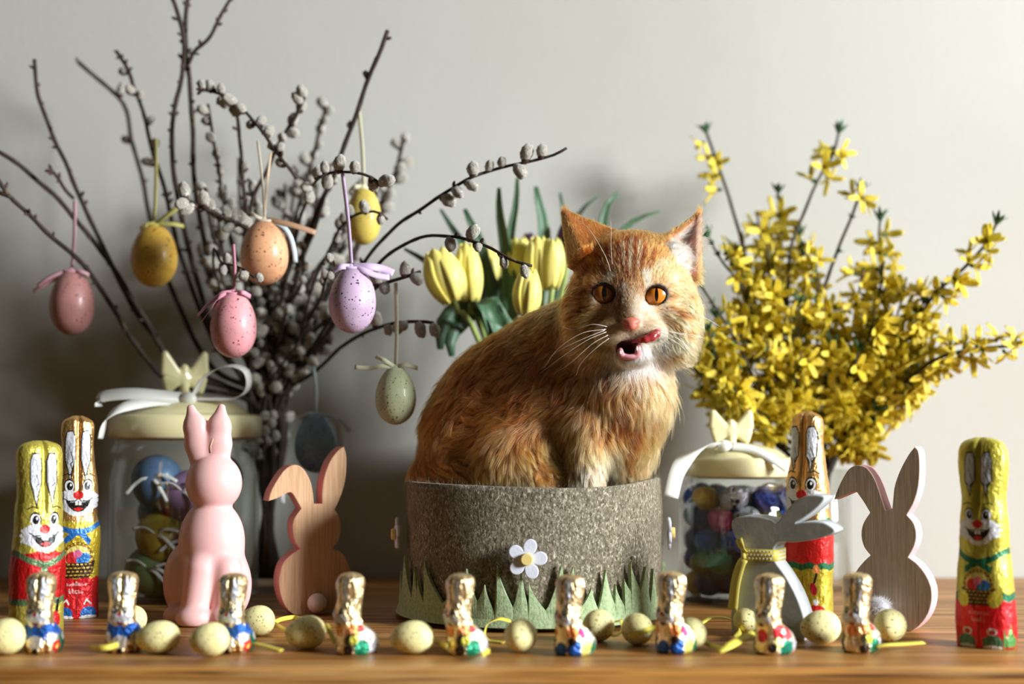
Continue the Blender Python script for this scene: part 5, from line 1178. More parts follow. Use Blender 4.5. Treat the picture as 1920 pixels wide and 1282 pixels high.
# fluffy halo so the catkins read as soft
def place_on(parent, me, name, p, d, sc):
    o = bpy.data.objects.new(name, me); COL.objects.link(o); o.parent = parent; o.location = p - WL[parent.name]
    o.rotation_mode = 'QUATERNION'; o.rotation_quaternion = Vector(d).to_track_quat('Z', 'Y') @ Vector((0, 0, 1)).rotation_difference(Vector((0, 0, 1))); o.scale = (sc, sc, sc * random.uniform(.95, 1.3)); return o
mouth = A(502, 742, 1.265)
NB = [0]; TIP = []; TIPO = []
def willow(pts, r0, r1, label, ncat, c0=.35, c1=1.0, fl=1.0, buds=6, root=True, side=None, base_off=None):
    P = atn(pts)
    if root:                                # run down through the vase mouth to the bottom
        a = NB[0] * 2.399; q = .55 * VR * (.35 + .65 * ((NB[0] * 37) % 100) / 100); m_ = np.array([VW[0] + q * math.cos(a), VW[1] + q * math.sin(a), .150]); bt = np.array([VW[0] - q * math.cos(a) * .8, VW[1] - q * math.sin(a) * .8, .010])
        P = np.concatenate([P, [m_, bt]])
    NB[0] += 1
    n = max(20, len(P) * 7); Pp = smooth_path(P, n); Pp = Pp + np.stack([vnoise(Pp, 45, NB[0]), vnoise(Pp, 45, NB[0] + 50), vnoise(Pp, 45, NB[0] + 99)], 1) * .0012 * (np.linspace(1, 0, n) ** .5)[:, None]
    if root: rr = np.hypot(Pp[:, 0] - VW[0], Pp[:, 1] - VW[1]); ins = Pp[:, 2] < .155; f_ = np.where(ins & (rr > VR - .006), (VR - .006) / (rr + 1e-9), 1); Pp[:, 0] = VW[0] + (Pp[:, 0] - VW[0]) * f_; Pp[:, 1] = VW[1] + (Pp[:, 1] - VW[1]) * f_; Pp[:, 2] = np.maximum(Pp[:, 2], .0095)
    TIP.append((label, Pp[0][0])); rad = np.linspace(r1 * 1.3, r0 * 1.15, n) * (1 + .12 * np.array([math.sin(i * 1.9) ** 8 for i in range(n)]))
    V, F = tube(Pp, rad, 8); t = thing('willow_branch', label, 'branch', Pp[-1] if root else Pp[-1], 0, 'pussy willow branches'); mesh('stem', V, F, m_bark, t); TIPO.append(t)
    T = np.gradient(Pp, axis=0); T /= -np.linalg.norm(T, axis=1)[:, None]
    lim = int(n * (.62 if root else .98))
    def put(q, me, name, sc, jit=.9):
        i = min(int(q * lim), n - 1); a = random.uniform(0, 2 * PI); s_ = np.cross(T[i], [math.cos(a), math.sin(a) * .6, .2]); s_ /= np.linalg.norm(s_) + 1e-9
        d = T[i] * .55 + s_ * jit; d /= np.linalg.norm(d); place_on(t, me, name, Pp[i] + s_ * rad[i] * .8, d, sc)
    for i in range(ncat): put(c0 * 0 + (c1 if False else 0) + (1 - c1) + (i + random.uniform(.1, .9)) / ncat * (c1 - .0) * (1 - c0 if False else 1) * c0 / .35 * .35 if False else random.uniform(1 - c1, 1 - c0) if ncat > 14 else (1 - c1) + (i + random.uniform(.2, .8)) / ncat * (c1 - c0), random.choice(cats), 'catkin', random.uniform(.95, 1.4) * fl)
    for i in range(buds): put(random.uniform(0, .95), bud_me, 'bud', random.uniform(.7, 1.1), .7)
    return t
W_ = willow
W_([(65,112,1.20),(75,190,1.21),(110,280,1.215),(150,370,1.22),(188,450,1.23),(240,560,1.24),(290,630,1.25),(345,700,1.26)], .0026, .0013, 'bare willow branch rising at the far left to a single curved tip', 0, buds=16)
W_([(-30,270,1.19),(10,290,1.19),(60,330,1.20),(115,380,1.21),(165,440,1.22),(220,515,1.23),(270,595,1.24),(330,680,1.26)], .0026, .0014, 'smooth willow branch leaving the picture on the left, the upper one', 0, buds=6)
W_([(-10,330,1.15),(12,362,1.15),(50,400,1.16),(100,447,1.17),(160,500,1.19),(215,580,1.21),(270,665,1.24),(330,720,1.26)], .0026, .0013, 'lower left willow branch passing behind the brown-pink hanging egg', 0, buds=14)
W_([(-30,352,1.15),(0,362,1.15),(18,368,1.15)], .0016, .0012, 'short willow twig at the left edge of the picture', 0, buds=2, root=False)
W_([(95,318,1.19),(110,335,1.20),(122,355,1.21),(138,372,1.217)], .0014, .0010, 'tiny dark budded twig on the far left willow branch', 0, buds=8, root=False)
W_([(148,118,1.30),(178,142,1.30),(205,165,1.30),(235,200,1.30),(248,270,1.295),(268,340,1.29),(284,420,1.28),(330,560,1.27),(400,690,1.265)], .0024, .0014, 'blurred willow branch bending left at the top near the wall', 2, .7, .86, 1.3, buds=5)
W_([(217,95,1.23),(240,135,1.23),(252,170,1.23),(272,215,1.23),(284,270,1.235),(310,360,1.24),(340,480,1.25),(400,640,1.26)], .0024, .0012, 'dark budded willow branch left of the tall pair', 6, .6, .95, 1.0, buds=26)
W_([(318,-20,1.20),(332,20,1.20),(344,70,1.20),(345,130,1.21),(330,190,1.215),(322,260,1.22),(328,340,1.225),(350,450,1.235),(400,620,1.25)], .0025, .0014, 'tall dark willow branch leaving the top of the picture, left of the pair', 0, buds=30)
W_([(354,-20,1.21),(350,30,1.21),(348,100,1.21),(356,160,1.22),(362,250,1.22),(366,350,1.23),(390,480,1.24),(430,620,1.25)], .0024, .0015, 'tall dark willow branch leaving the top of the picture, right of the pair', 0, buds=30)
W_([(436,-5,1.20),(410,40,1.20),(392,70,1.20),(366,95,1.205),(354,118,1.21)], .0016, .0011, 'side twig forking right at the top of the tall willow pair', 0, buds=10, root=False)
W_([(392,195,1.20),(398,260,1.20),(410,320,1.21),(420,380,1.22),(440,480,1.24),(460,620,1.255)], .0020, .0010, 'thin willow branch with grey catkins right of the tall pair', 7, .6, 1, 1.0, buds=10)
W_([(368,167,1.16),(398,172,1.16),(430,182,1.155),(452,200,1.15),(478,228,1.145),(500,258,1.14),(522,290,1.14),(545,318,1.145),(556,335,1.15)], .0013, .0008, 'arching willow twig of pale round catkins carrying the peach egg', 16, .0, .95, 1.0, buds=4, root=False)
W_([(436,186,1.156),(444,220,1.17),(452,280,1.19),(456,350,1.20),(470,460,1.22),(485,600,1.25)], .0020, .0011, 'dark budded willow branch holding up the arching catkin twig', 0, buds=20)
W_([(572,180,1.17),(560,208,1.175),(545,236,1.18),(520,275,1.19),(500,320,1.20),(470,390,1.21),(470,520,1.24)], .0022, .0013, 'thick willow branch ending in a cluster of dark buds', 6, .82, 1, 1.1, buds=10)
W_([(612,200,1.28),(600,235,1.28),(588,290,1.28),(570,350,1.28),(545,450,1.27),(520,600,1.265)], .0022, .0012, 'blurred willow branch with dark catkins near the wall, centre', 12, .62, 1, 1.1, buds=4)
W_([(727,58,1.16),(712,100,1.16),(690,150,1.17),(664,225,1.18),(640,290,1.19),(610,365,1.20),(575,450,1.22),(540,590,1.25)], .0026, .0014, 'tall straight willow branch leaning right with a pale ribbon loop', 2, .6, .9, .8, buds=14)
W_([(755,262,1.29),(744,310,1.29),(730,350,1.29),(705,400,1.285),(655,480,1.28),(585,620,1.27)], .0022, .0013, 'blurred willow branch with dark catkins right of the back yellow egg', 9, .66, 1, 1.1, buds=4)
W_([(1062,278,1.08),(1035,292,1.085),(985,306,1.09),(930,318,1.10),(880,335,1.10),(835,358,1.11),(790,392,1.12),(735,430,1.14),(690,480,1.16),(640,560,1.20),(580,660,1.245)], .0022, .0008, 'long willow branch reaching right above the yellow tulips', 9, .66, .93, 1.05, buds=6)
W_([(998,498,1.03),(965,487,1.035),(930,468,1.045),(890,452,1.06),(850,443,1.07),(800,442,1.09),(755,460,1.11),(715,490,1.13),(660,560,1.17),(590,660,1.24)], .0020, .0008, 'low willow branch crossing in front of the yellow tulips', 5, .72, .98, 1.0, buds=6)
W_([(812,606,1.12),(785,603,1.125),(745,606,1.14),(700,618,1.16),(650,642,1.19),(600,690,1.23)], .0018, .0010, 'low willow twig with white catkins left of the cat', 6, .7, 1, 1.1, buds=2)
W_([(790,508,1.10),(762,518,1.10),(735,528,1.108),(690,548,1.14),(640,590,1.22),(585,670,1.25)], .0018, .0010, 'short dark willow twig left of the tulips', 7, .6, 1, 1.0, buds=4)
W_([(727,412,1.12),(706,398,1.12),(675,400,1.13),(650,415,1.15),(625,450,1.18),(580,560,1.22)], .0015, .0008, 'fine willow twig across the back yellow egg', 6, .6, .98, .95, buds=2)
W_([(712,342,1.08),(690,330,1.08),(655,322,1.085),(620,325,1.10),(590,345,1.14),(560,420,1.2),(530,560,1.24)], .0017, .0008, 'willow twig of white catkins above the lilac egg', 10, .6, 1, 1.15, buds=2)
W_([(342,368,1.12),(370,385,1.125),(405,402,1.13),(440,418,1.14),(482,436,1.16)], .0016, .0010, 'dark grey catkin twig pointing left in front of the bundle', 16, .0, 1, 1.1, buds=8, root=False)
W_([(484,527,1.09),(462,508,1.10),(440,498,1.11),(415,490,1.13),(400,470,1.16),(420,560,1.22)], .0014, .0007, 'fine willow twig with three catkins above the pink hanging egg', 5, .75, 1, .9, buds=3)
W_([(622,480,1.09),(630,500,1.10),(612,520,1.12),(600,560,1.16),(560,640,1.22)], .0013, .0007, 'small willow twig left of the lilac egg', 4, .7, 1, .9, buds=2)
places = ['low in the middle of the willow bundle', 'in the dense heart of the willow bundle']
R_ = random.Random(5)
for i in range(34):                         # the dense middle of the bundle
    tx = 375 + (i * 61) % 330; ty = R_.uniform(270, 520) + abs(tx - 520) * .35; Y = R_.uniform(1.20, 1.31); mx = 502 + (tx - 502) * .45; my = (ty + 740) / 2
    W_([(tx, ty, Y), (tx + (mx - tx) * .3 + R_.uniform(-8, 8), ty + (my - ty) * .5, Y), (mx, my, (Y + 1.265) / 2)], .0022, .0010, 'thin catkin willow branch, tip ' + ('in the upper' if ty < 380 else 'in the middle' if ty < 470 else 'in the lower') + ' bundle, ' + ('far left' if tx < 430 else 'left' if tx < 490 else 'centre' if tx < 560 else 'right' if tx < 630 else 'far right') + (' near the wall' if Y > 1.255 else ' toward the front'), 9, .30, 1, R_.uniform(.9, 1.2), buds=4)
for i in range(12):
    tx = R_.uniform(430, 620); ty = R_.uniform(560, 690); Y = R_.uniform(1.22, 1.29)
    W_([(tx, ty, Y), ((tx + 500) / 2, (ty + 745) / 2, (Y + 1.265) / 2)], .0018, .0010, 'short catkin willow branch above the vase mouth, ' + ('left' if tx < 490 else 'centre' if tx < 560 else 'right') + (' near the wall' if Y > 1.255 else ' toward the front'), 9, .1, 1, 1.1, buds=2)

# ================================================================ hanging eggs
hang_cols = {}
def hang(cx, cy, rx, ry, Y, rgb, spk, ribbon_rgb, top, lab, bow, tilt=0, second=None, rr=.45):
    c = A(cx, cy, Y); s = ps(Y); t = thing('hanging_egg', lab, 'egg ornament', c, 0, 'speckled eggs hanging from the willow')
    m_ = mat('egg_shell_' + lab.split()[1], rgb, rough=rr, spec=.4, sss=.08, coat=.15, speck=[(spk, 17, .62, .66), (spk, 32, .61, .65), (spk, 8, .50, .53)], var=[(tuple(int(v * .84) for v in rgb), 2.5, .5, .8, (1, 1, 1))])
    o = mesh('egg_shell', V_e, F_e, m_, t, local=True); o.scale = (rx * s / .37, rx * s / .37, ry * 2 * s); o.rotation_euler = (PI, math.radians(tilt), RNG.uniform(0, 6))
    mr = mat('ribbon_' + lab.split()[1], ribbon_rgb, rough=.5, sss=.1)
    a = np.array([cx - (0 if not tilt else math.sin(math.radians(tilt)) * ry * .9), cy - ry + 2, Y]); ty_ = top
    for j, tp_ in enumerate(ty_):
        V, F = ribbon(smooth_path(atn([(a[0], a[1], Y), ((a[0] + tp_[0]) / 2 + (2 if j == 0 else -2), (a[1] + tp_[1]) / 2, (Y + tp_[2]) / 2), (tp_[0], tp_[1], tp_[2])]), 14), .0030 if len(ty_) == 1 else .0018, (1, .4 * (1 if j else -1), 0), .0002); mesh('ribbon_loop', V, F, mr if j == 0 or second is None else mat('ribbon2_' + lab.split()[1], second, rough=.5), t)
    V, F = ellipsoid(A(a[0], a[1] + 1, Y) + [0, -.002, 0], (.0028, .0024, .0022), 14, 10); mesh('ribbon_knot', V, F, mr, t)
    # collar of ribbon round the top of the egg
    k = 20; P = np.array([[math.cos(q) * rx * .42 * s, math.sin(q) * rx * .42 * s, 0] for q in np.linspace(0, 2 * PI, k + 1)]) + A(a[0], a[1] + 5, Y)
    V, F = ribbon(P, .0022, (0, 0, 1), .00025); mesh('ribbon_collar', V, F, mr, t)
    for b in bow:
        V, F = ribbon(smooth_path(atn([(a[0], a[1] + 1, Y - .003)] + [(x, y, Y + dy) for x, y, dy in b[0]]), 16), b[1], b[2], .0002); mesh('ribbon_end', V, F, mr if len(b) < 4 else mat('ribbon_end_' + lab.split()[1], b[3], rough=.45), t)
    return t
hang(135, 566, 41, 63, 1.195, (182, 128, 122), (70, 30, 40), (228, 170, 178), [(140, 376, 1.205)], 'the brown-pink speckled egg hanging farthest left on a pink ribbon', [([(115, 516, -.004), (85, 532, -.004), (62, 546, 0)], .0042, (.3, .2, 1)), ([(112, 512, -.006), (88, 522, -.006), (70, 536, -.004)], .0036, (.2, .3, 1)), ([(150, 508, -.008), (165, 514, -.006), (167, 520, 0)], .003, (.2, .6, 1))])
hang(289, 478, 43, 61, 1.205, (214, 170, 72), (90, 60, 20), (206, 198, 110), [(292, 260, 1.215)], 'the yellow speckled egg hanging at the left below a yellow ribbon', [([(305, 410, -.006), (325, 395, -.006), (345, 378, -.004)], .0044, (.4, .2, 1)), ([(300, 420, -.006), (325, 420, -.006), (345, 424, 0)], .0036, (0, .4, 1)), ([(275, 422, -.008), (262, 428, -.006)], .0036, (.3, .3, 1))])
hang(496, 472, 45, 63, 1.132, (232, 172, 128), (96, 52, 40), (226, 212, 186), [(483, 264, 1.138), (508, 286, 1.138)], 'the peach speckled egg hanging in the middle with a brown bow', [([(520, 415, -.006), (555, 424, -.004), (592, 436, 0)], .0046, (0, .3, 1), (176, 138, 108)), ([(530, 424, -.006), (545, 445, -.004), (552, 472, -.002), (554, 492, 0)], .0036, (1, .3, 0), (206, 220, 228)), ([(480, 405, -.006), (470, 398, -.004)], .003, (0, .3, 1))], second=(206, 176, 150))
hang(438, 608, 43, 63, 1.095, (226, 156, 160), (110, 48, 66), (222, 150, 168), [(437, 458, 1.10)], 'the pink speckled egg hanging lowest in front of the bundle', [([(415, 552, -.006), (390, 570, -.004), (370, 592, 0)], .0042, (.5, .2, 1)), ([(412, 556, -.008), (395, 580, -.006), (377, 604, 0)], .0030, (.6, .2, 1)), ([(455, 548, -.008), (470, 556, 0)], .0034, (.2, .3, 1))])
hang(661, 561, 44, 64, 1.075, (204, 176, 202), (44, 26, 52), (214, 186, 220), [(642, 324, 1.085)], 'the lilac speckled egg hanging beside the tulips with a lilac bow', [([(690, 500, -.006), (715, 503, -.002), (738, 512, 0)], .0060, (0, .3, 1)), ([(680, 506, -.008), (705, 516, -.006), (730, 520, -.002)], .0046, (0, .3, 1)), ([(640, 500, -.008), (624, 508, -.006)], .0046, (0, .3, 1))], tilt=2)
hang(682, 404, 33, 56, 1.185, (222, 198, 96), (110, 90, 40), (222, 218, 180), [(672, 200, 1.19)], 'the pale yellow egg hanging at the back behind a catkin twig', [([(665, 350, -.006), (655, 358, 0)], .004, (0, .3, 1))], rr=.5)
hang(742, 741, 38, 55, 1.10, (192, 198, 158), (66, 64, 40), (206, 206, 172), [(742, 530, 1.105)], 'the green speckled egg hanging low left of the cat', [([(715, 686, -.006), (690, 690, -.002), (665, 688, 0)], .0036, (0, .3, 1)), ([(760, 684, -.006), (783, 690, 0)], .0036, (0, .3, 1)), ([(720, 675, -.006), (705, 668, 0)], .0034, (.4, .3, 1))])
hang(592, 830, 39, 56, 1.205, (128, 158, 184), (40, 60, 84), (170, 186, 192), [(588, 690, 1.22)], 'the blue egg hanging lowest behind the light wooden rabbit', [([(615, 778, -.006), (640, 788, 0), (655, 808, 0)], .0036, (.5, .3, 1)), ([(625, 782, -.006), (635, 805, -.004), (638, 838, 0)], .0040, (1, .3, 0)), ([(575, 776, -.006), (560, 782, 0)], .0034, (0, .3, 1))], rr=.55)

# ================================================================ tulips
m_petal = mat('yellow_tulip_petal', (250, 234, 122), rough=.5, sss=.2, sss_r=(1, .8, .2), var=[((244, 228, 130), 60, .5, .75, (3, 3, .4)), ((224, 176, 40), 120, .55, .8, (4, 4, .3))])
m_purp = mat('purple_tulip_petal', (74, 40, 72), rough=.5, sss=.1)
m_leaf = mat('tulip_leaf', (70, 104, 74), rough=.5, var=[((96, 130, 104), 120, .5, .7, (5, 5, .2)), ((44, 74, 52), 50, .5, .75, (3, 3, .4))], sss=.05)
m_stem = mat('tulip_stem', (150, 168, 92), rough=.5)
TV = np.array([A(985, 800, 1.262)[0], 1.262, 0.0])
t = thing('ceramic_vase', 'plain vase of tulips standing hidden behind the cat and box', 'vase', TV)
V, F = lathe([(0, 0), (.036, 0), (.040, .01), (.041, .1), (.036, .135), (.038, .142), (.035, .142), (.033, .134), (.037, .1), (.036, .012), (0, .008)], 48); mesh('vase_body', V, F, mat('white_ceramic', (214, 212, 206), rough=.3), t, local=True)
def petal(L, W, curl, rot, lean=1.0, ru=0):
    nu, nv = 9, 14; V = []
    for j in range(nv):
        v = j / (nv - 1); w = W * (math.sin(PI * min(v * .78 + .12, 1)) ** .55) * (1 if v < .84 else (1 - ((v - .84) / .16) ** 2 * .62)); rr = W * 1.0 * (.30 + .70 * math.sin(PI * min(1, v * .84 + .10)) ** .8) * lean
        for i in range(nu):
            u = (i / (nu - 1) - .5) * 2; a = u * w / max(rr, 1e-5) * .80; rad = rr * (1 - .04 * abs(u)) * (1 + .05 * ru)
            V.append((rad * math.sin(a), -rad * math.cos(a) + .0, v * L + .0008 * math.sin(u * 4 + rot) - curl * .002 * u * u))
    V = np.array(V); c, s_ = math.cos(rot), math.sin(rot); V[:, :2] = np.stack([V[:, 0] * c - V[:, 1] * s_, V[:, 0] * s_ + V[:, 1] * c], 1)
    F = [[j * nu + i, j * nu + i + 1, (j + 1) * nu + i + 1, (j + 1) * nu + i] for j in range(nv - 1) for i in range(nu - 1)]; return V, F
def solid(V, F, th):
    """give a sheet real thickness"""
    V = np.asarray(V); N_ = np.zeros_like(V)
    for f in F:
        n = np.cross(V[f[1]] - V[f[0]], V[f[2]] - V[f[0]])
        for i in f: N_[i] += n
    N_ /= np.linalg.norm(N_, axis=1)[:, None] + 1e-12; n = len(V); from collections import Counter
    E = Counter()
    for f in F:
        for i in range(len(f)): E[(f[i], f[(i + 1) % len(f)])] += 1
    G = [list(f) for f in F] + [[i + n for i in f[::-1]] for f in F]
    for (a, b) in E:
        if (b, a) not in E: G.append([b, a, a + n, b + n])
    return np.concatenate([V + N_ * th / 2, V - N_ * th / 2]), G
def tulip(cx, cy, hpx, wpx, tilt, Y, lab, m_, stem_to=None):
    s = ps(Y); base = A(cx + math.sin(math.radians(tilt)) * -hpx / 2, cy + math.cos(math.radians(tilt)) * hpx / 2, Y)
    t = thing('tulip', lab, 'tulip', base, 0, 'tulips in the vase behind the cat')
    a = math.radians(tilt); up = np.array([math.sin(a), -.05, math.cos(a)]); up /= np.linalg.norm(up); sx = np.cross([0, 1, 0], up); sx /= np.linalg.norm(sx); sy = np.cross(up, sx)
    M = np.stack([sx, sy, up], 1); L = hpx * s; W = wpx * s / 2
    for i in range(6):
        V, F = petal(L * (1 if i % 2 else .97), W * (.93 if i % 2 else 1.0), 1, i * PI / 3 + .35 + cx, .95 if i % 2 else 1.0); V, F = solid(V, F, .0005); mesh('petal', V @ M.T, F, m_, t, local=True)
    ex = TV + [.4 * (base[0] - TV[0]) * .5, 0, .140]; bt = TV + [-.2 * (base[0] - TV[0]), 0, .012]
    ex[0] = np.clip(ex[0], TV[0] - .026, TV[0] + .026); bt[0] = np.clip(bt[0], TV[0] - .02, TV[0] + .02)
    P = [base + up * .0015, base - up * .014 + [0, .002, 0]] + ([] if stem_to is None else [A(*stem_to)]) + [ex, bt]
    V, F = tube(smooth_path(P, 26), .0024, 8); mesh('stem', V, F, m_stem, t)
tulip(832, 515, 104, 78, -22, 1.175, 'large yellow tulip leaning left, the one farthest from the cat', m_petal, (880, 600, 1.19))
tulip(878, 508, 108, 56, -4, 1.195, 'yellow tulip close behind the left leaning one', m_petal, (892, 590, 1.21))
tulip(989, 546, 86, 56, 4, 1.150, 'yellow tulip in front, touching the back of the cat', m_petal)
tulip(976, 488, 86, 56, -6, 1.225, 'yellow tulip at the back, left of the cat ear', m_petal)
tulip(1010, 492, 100, 56, -3, 1.205, 'tall yellow tulip in the middle of the bunch', m_petal)
tulip(1036, 492, 92, 48, 3, 1.200, 'yellow tulip next to the left ear of the cat', m_petal)
tulip(918, 498, 74, 46, -8, 1.265, 'shaded yellow tulip deep in the leaves', m_petal)
tulip(1062, 452, 74, 40, 2, 1.24, 'dark purple tulip behind the left ear of the cat', m_purp)
tulip(990, 462, 52, 30, 2, 1.27, 'dark purple tulip bud showing above the yellow ones', m_purp)
lf_i = [0]
def leaf(pts, W, Y, lab, twist=0.0, root=True):
    P = atn([(x, y, Y + dy) for x, y, dy in pts])
    if root: P = np.concatenate([P, [TV + [np.clip(.3 * (P[-1][0] - TV[0]), -.024, .024), -.008 + .004 * (lf_i[0] % 4), .145]], [TV + [np.clip(.1 * (P[-1][0] - TV[0]), -.015, .015), 0, .015 + .002 * lf_i[0]]]])
    Q = smooth_path(P, 26); n = len(Q); w = W * np.sin(PI * np.clip(np.linspace(.02, 1, n) ** .8 * .9, 0, 1)) ** .8 + .0006
    if root: w[-9:] = np.minimum(w[-9:], .006)
    T = np.gradient(Q, axis=0); T /= np.linalg.norm(T, axis=1)[:, None]; V = []
    for i in range(n):
        a = .5 + twist * i / n + lf_i[0]; D = np.array([math.cos(.35 * math.sin(a)), .45 * math.sin(a * 1.7), 0]); D -= T[i] * D.dot(T[i]); D /= np.linalg.norm(D); N_ = np.cross(T[i], D)
        for u in (-1, -.6, -.2, 0, .2, .6, 1): V.append(Q[i] + D * w[i] / 2 * u + N_ * w[i] * .22 * u * u)
    F = [[i * 7 + j, i * 7 + j + 1, (i + 1) * 7 + j + 1, (i + 1) * 7 + j] for i in range(n - 1) for j in range(6)]
    V, F = solid(V, F, .0006); o = mesh('tulip_leaf', V, F, m_leaf); set_origin(o, tuple(Q[-1])); tag(o, lab, 'leaf', 'tulip leaves behind the cat'); lf_i[0] += 1
leaf([(826,393,.02),(845,425,.01),(868,462,0),(885,520,0),(905,600,.01)], .011, 1.235, 'thin tulip leaf leaning left above the left tulips')
leaf([(871,392,0),(885,425,0),(902,462,0),(912,540,0),(925,620,.01)], .015, 1.235, 'tulip leaf rising between the two left tulips')
leaf([(936,352,0),(938,400,0),(948,460,0),(958,540,0),(962,620,0)], .014, 1.22, 'tall upright tulip leaf, left of the two in the middle')
leaf([(970,333,0),(968,380,0),(958,440,0),(952,520,0),(955,610,0)], .010, 1.235, 'tallest narrow tulip leaf in the middle of the bunch')
leaf([(1004,350,0),(1010,385,0),(1018,425,0),(1015,500,0),(1000,600,0)], .018, 1.245, 'broad dark tulip leaf above the middle yellow tulip')
leaf([(1050,362,.0),(1056,400,0),(1060,460,0),(1050,560,0)], .008, 1.28, 'thin tulip leaf tip behind the left cat ear')
leaf([(1122,368,0),(1100,385,0),(1080,412,0),(1060,480,0),(1040,580,0)], .008, 1.29, 'blurred tulip leaf between the cat ears, on the left')
leaf([(1158,362,0),(1138,385,0),(1130,420,0),(1120,500,0),(1080,600,0)], .014, 1.25, 'curved tulip leaf above the forehead of the cat')
leaf([(1237,395,0),(1205,405,0),(1172,425,0),(1140,470,0),(1080,580,0)], .010, 1.25, 'tulip leaf reaching right between the cat ears')
leaf([(1212,432,0),(1208,450,0),(1180,500,0),(1100,600,0)], .007, 1.25, 'short tulip leaf tip just above the cat head')
leaf([(758,466,0),(785,480,0),(820,505,0),(870,560,0),(920,620,0)], .011, 1.22, 'tulip leaf tip pointing left from behind the left tulip')
leaf([(826,655,-.01),(830,610,-.01),(850,585,0),(890,570,0),(930,600,0)], .024, 1.20, 'broad tulip leaf drooping over the left side, near the back of the cat')
leaf([(848,668,-.01),(846,630,-.01),(870,600,0),(905,590,0),(945,620,0)], .022, 1.205, 'broad folded tulip leaf beside the drooping one')
leaf([(862,560,0),(890,575,0),(915,600,0),(940,640,0)], .022, 1.225, 'wide dark tulip leaf under the two left tulips')
leaf([(905,470,0),(915,520,0),(930,580,0),(950,640,0)], .026, 1.245, 'wide dark tulip leaf in the centre of the bunch')
leaf([(940,520,0),(935,560,0),(930,600,0),(945,650,0)], .028, 1.24, 'dark tulip leaf just above the back of the cat')

# ================================================================ forsythia
m_fy = mat('forsythia_petal', (224, 196, 54), rough=.55, sss=.15, sss_r=(1, .8, .2), var=[((238, 214, 84), 130, .5, .7, (1, 1, 1))])
m_fg = mat('forsythia_leaf', (58, 92, 58), rough=.6)
m_fb = mat('forsythia_bark', (72, 62, 48), rough=.8, var=[((48, 42, 34), 260, .45, .65, (1, 1, .4))])
FVS = np.array([A(1522, 800, 1.27)[0], 1.27, 0.0]); FR = .0335
vase('glass_vase', 'clear glass vase holding the forsythia branches at the right', FVS, FR, .105)
def blossom_mesh(seed, op):
    R_ = random.Random(seed); parts = []
    for i in range(4):
        a0 = i * PI / 2 + R_.uniform(-.2, .2); L = .0112 * R_.uniform(.85, 1.1); V = []; nu = 5; o_ = op * R_.uniform(.75, 1.15)
        for j in range(8):
            v = j / 7; w = .0022 * (math.sin(PI * (v * .84 + .09)) ** .6); r = .0006 + L * (v * math.sin(o_) if v < .3 else .3 * math.sin(o_) + (v - .3) * math.sin(o_ + .35)); z = .002 + L * (v * math.cos(o_) if v < .3 else .3 * math.cos(o_) + (v - .3) * math.cos(o_ + .35)); tw = R_.uniform(-.3, .3) * v
            for k_ in range(nu): u = k_ / (nu - 1) * 2 - 1; V.append((r + .0003 * u * u, u * w * math.cos(tw), z + .0006 * u * u + u * w * math.sin(tw)))
        V = np.array(V); c, s_ = math.cos(a0), math.sin(a0); V[:, :2] = np.stack([V[:, 0] * c - V[:, 1] * s_, V[:, 0] * s_ + V[:, 1] * c], 1)
        F = [[j * nu + k_, j * nu + k_ + 1, (j + 1) * nu + k_ + 1, (j + 1) * nu + k_] for j in range(7) for k_ in range(nu - 1)]; parts.append(solid(V, F, .00025))
    parts.append(ellipsoid((0, 0, .0012), (.0012, .0012, .0020), 8, 6)); W, Ff, ids = cat_mesh(parts); return W, Ff, [0 if i < 4 else 1 for i in ids]
bl = []
for i in range(6):
    W, Ff, ids = blossom_mesh(i, [.55, .8, 1.0, 1.2, .9, .7][i]); o = mesh('blossom', W, Ff, [m_fy, m_fg], midx=ids); bl.append(o.data); COL.objects.unlink(o); bpy.data.objects.remove(o)
def leaftuft(seed):
    R_ = random.Random(seed); parts = []
    for i in range(7):
        a = i * 2.4; L = .009 * R_.uniform(.7, 1.1); V = []; sp = .12 + .08 * i
        for j in range(6):
            v = j / 5; w = .0016 * math.sin(PI * (v * .9 + .08)) ** .7; r = .0004 + L * v * math.sin(sp + .4 * v); z = L * v * math.cos(sp)
            for u in (-1, 0, 1): V.append((r - .0003 * (u == 0), u * w, z))
        V = np.array(V); c, s_ = math.cos(a), math.sin(a); V[:, :2] = np.stack([V[:, 0] * c - V[:, 1] * s_, V[:, 0] * s_ + V[:, 1] * c], 1)
        parts.append(solid(V, [[j * 3 + k_, j * 3 + k_ + 1, (j + 1) * 3 + k_ + 1, (j + 1) * 3 + k_] for j in range(5) for k_ in range(2)], .0003))
    W, Ff, _ = cat_mesh(parts); return W, Ff
W, Ff = leaftuft(1); o = mesh('leaf_tuft', W, Ff, m_fg); tuft_me = o.data; COL.objects.unlink(o); bpy.data.objects.remove(o)
FN = [0]
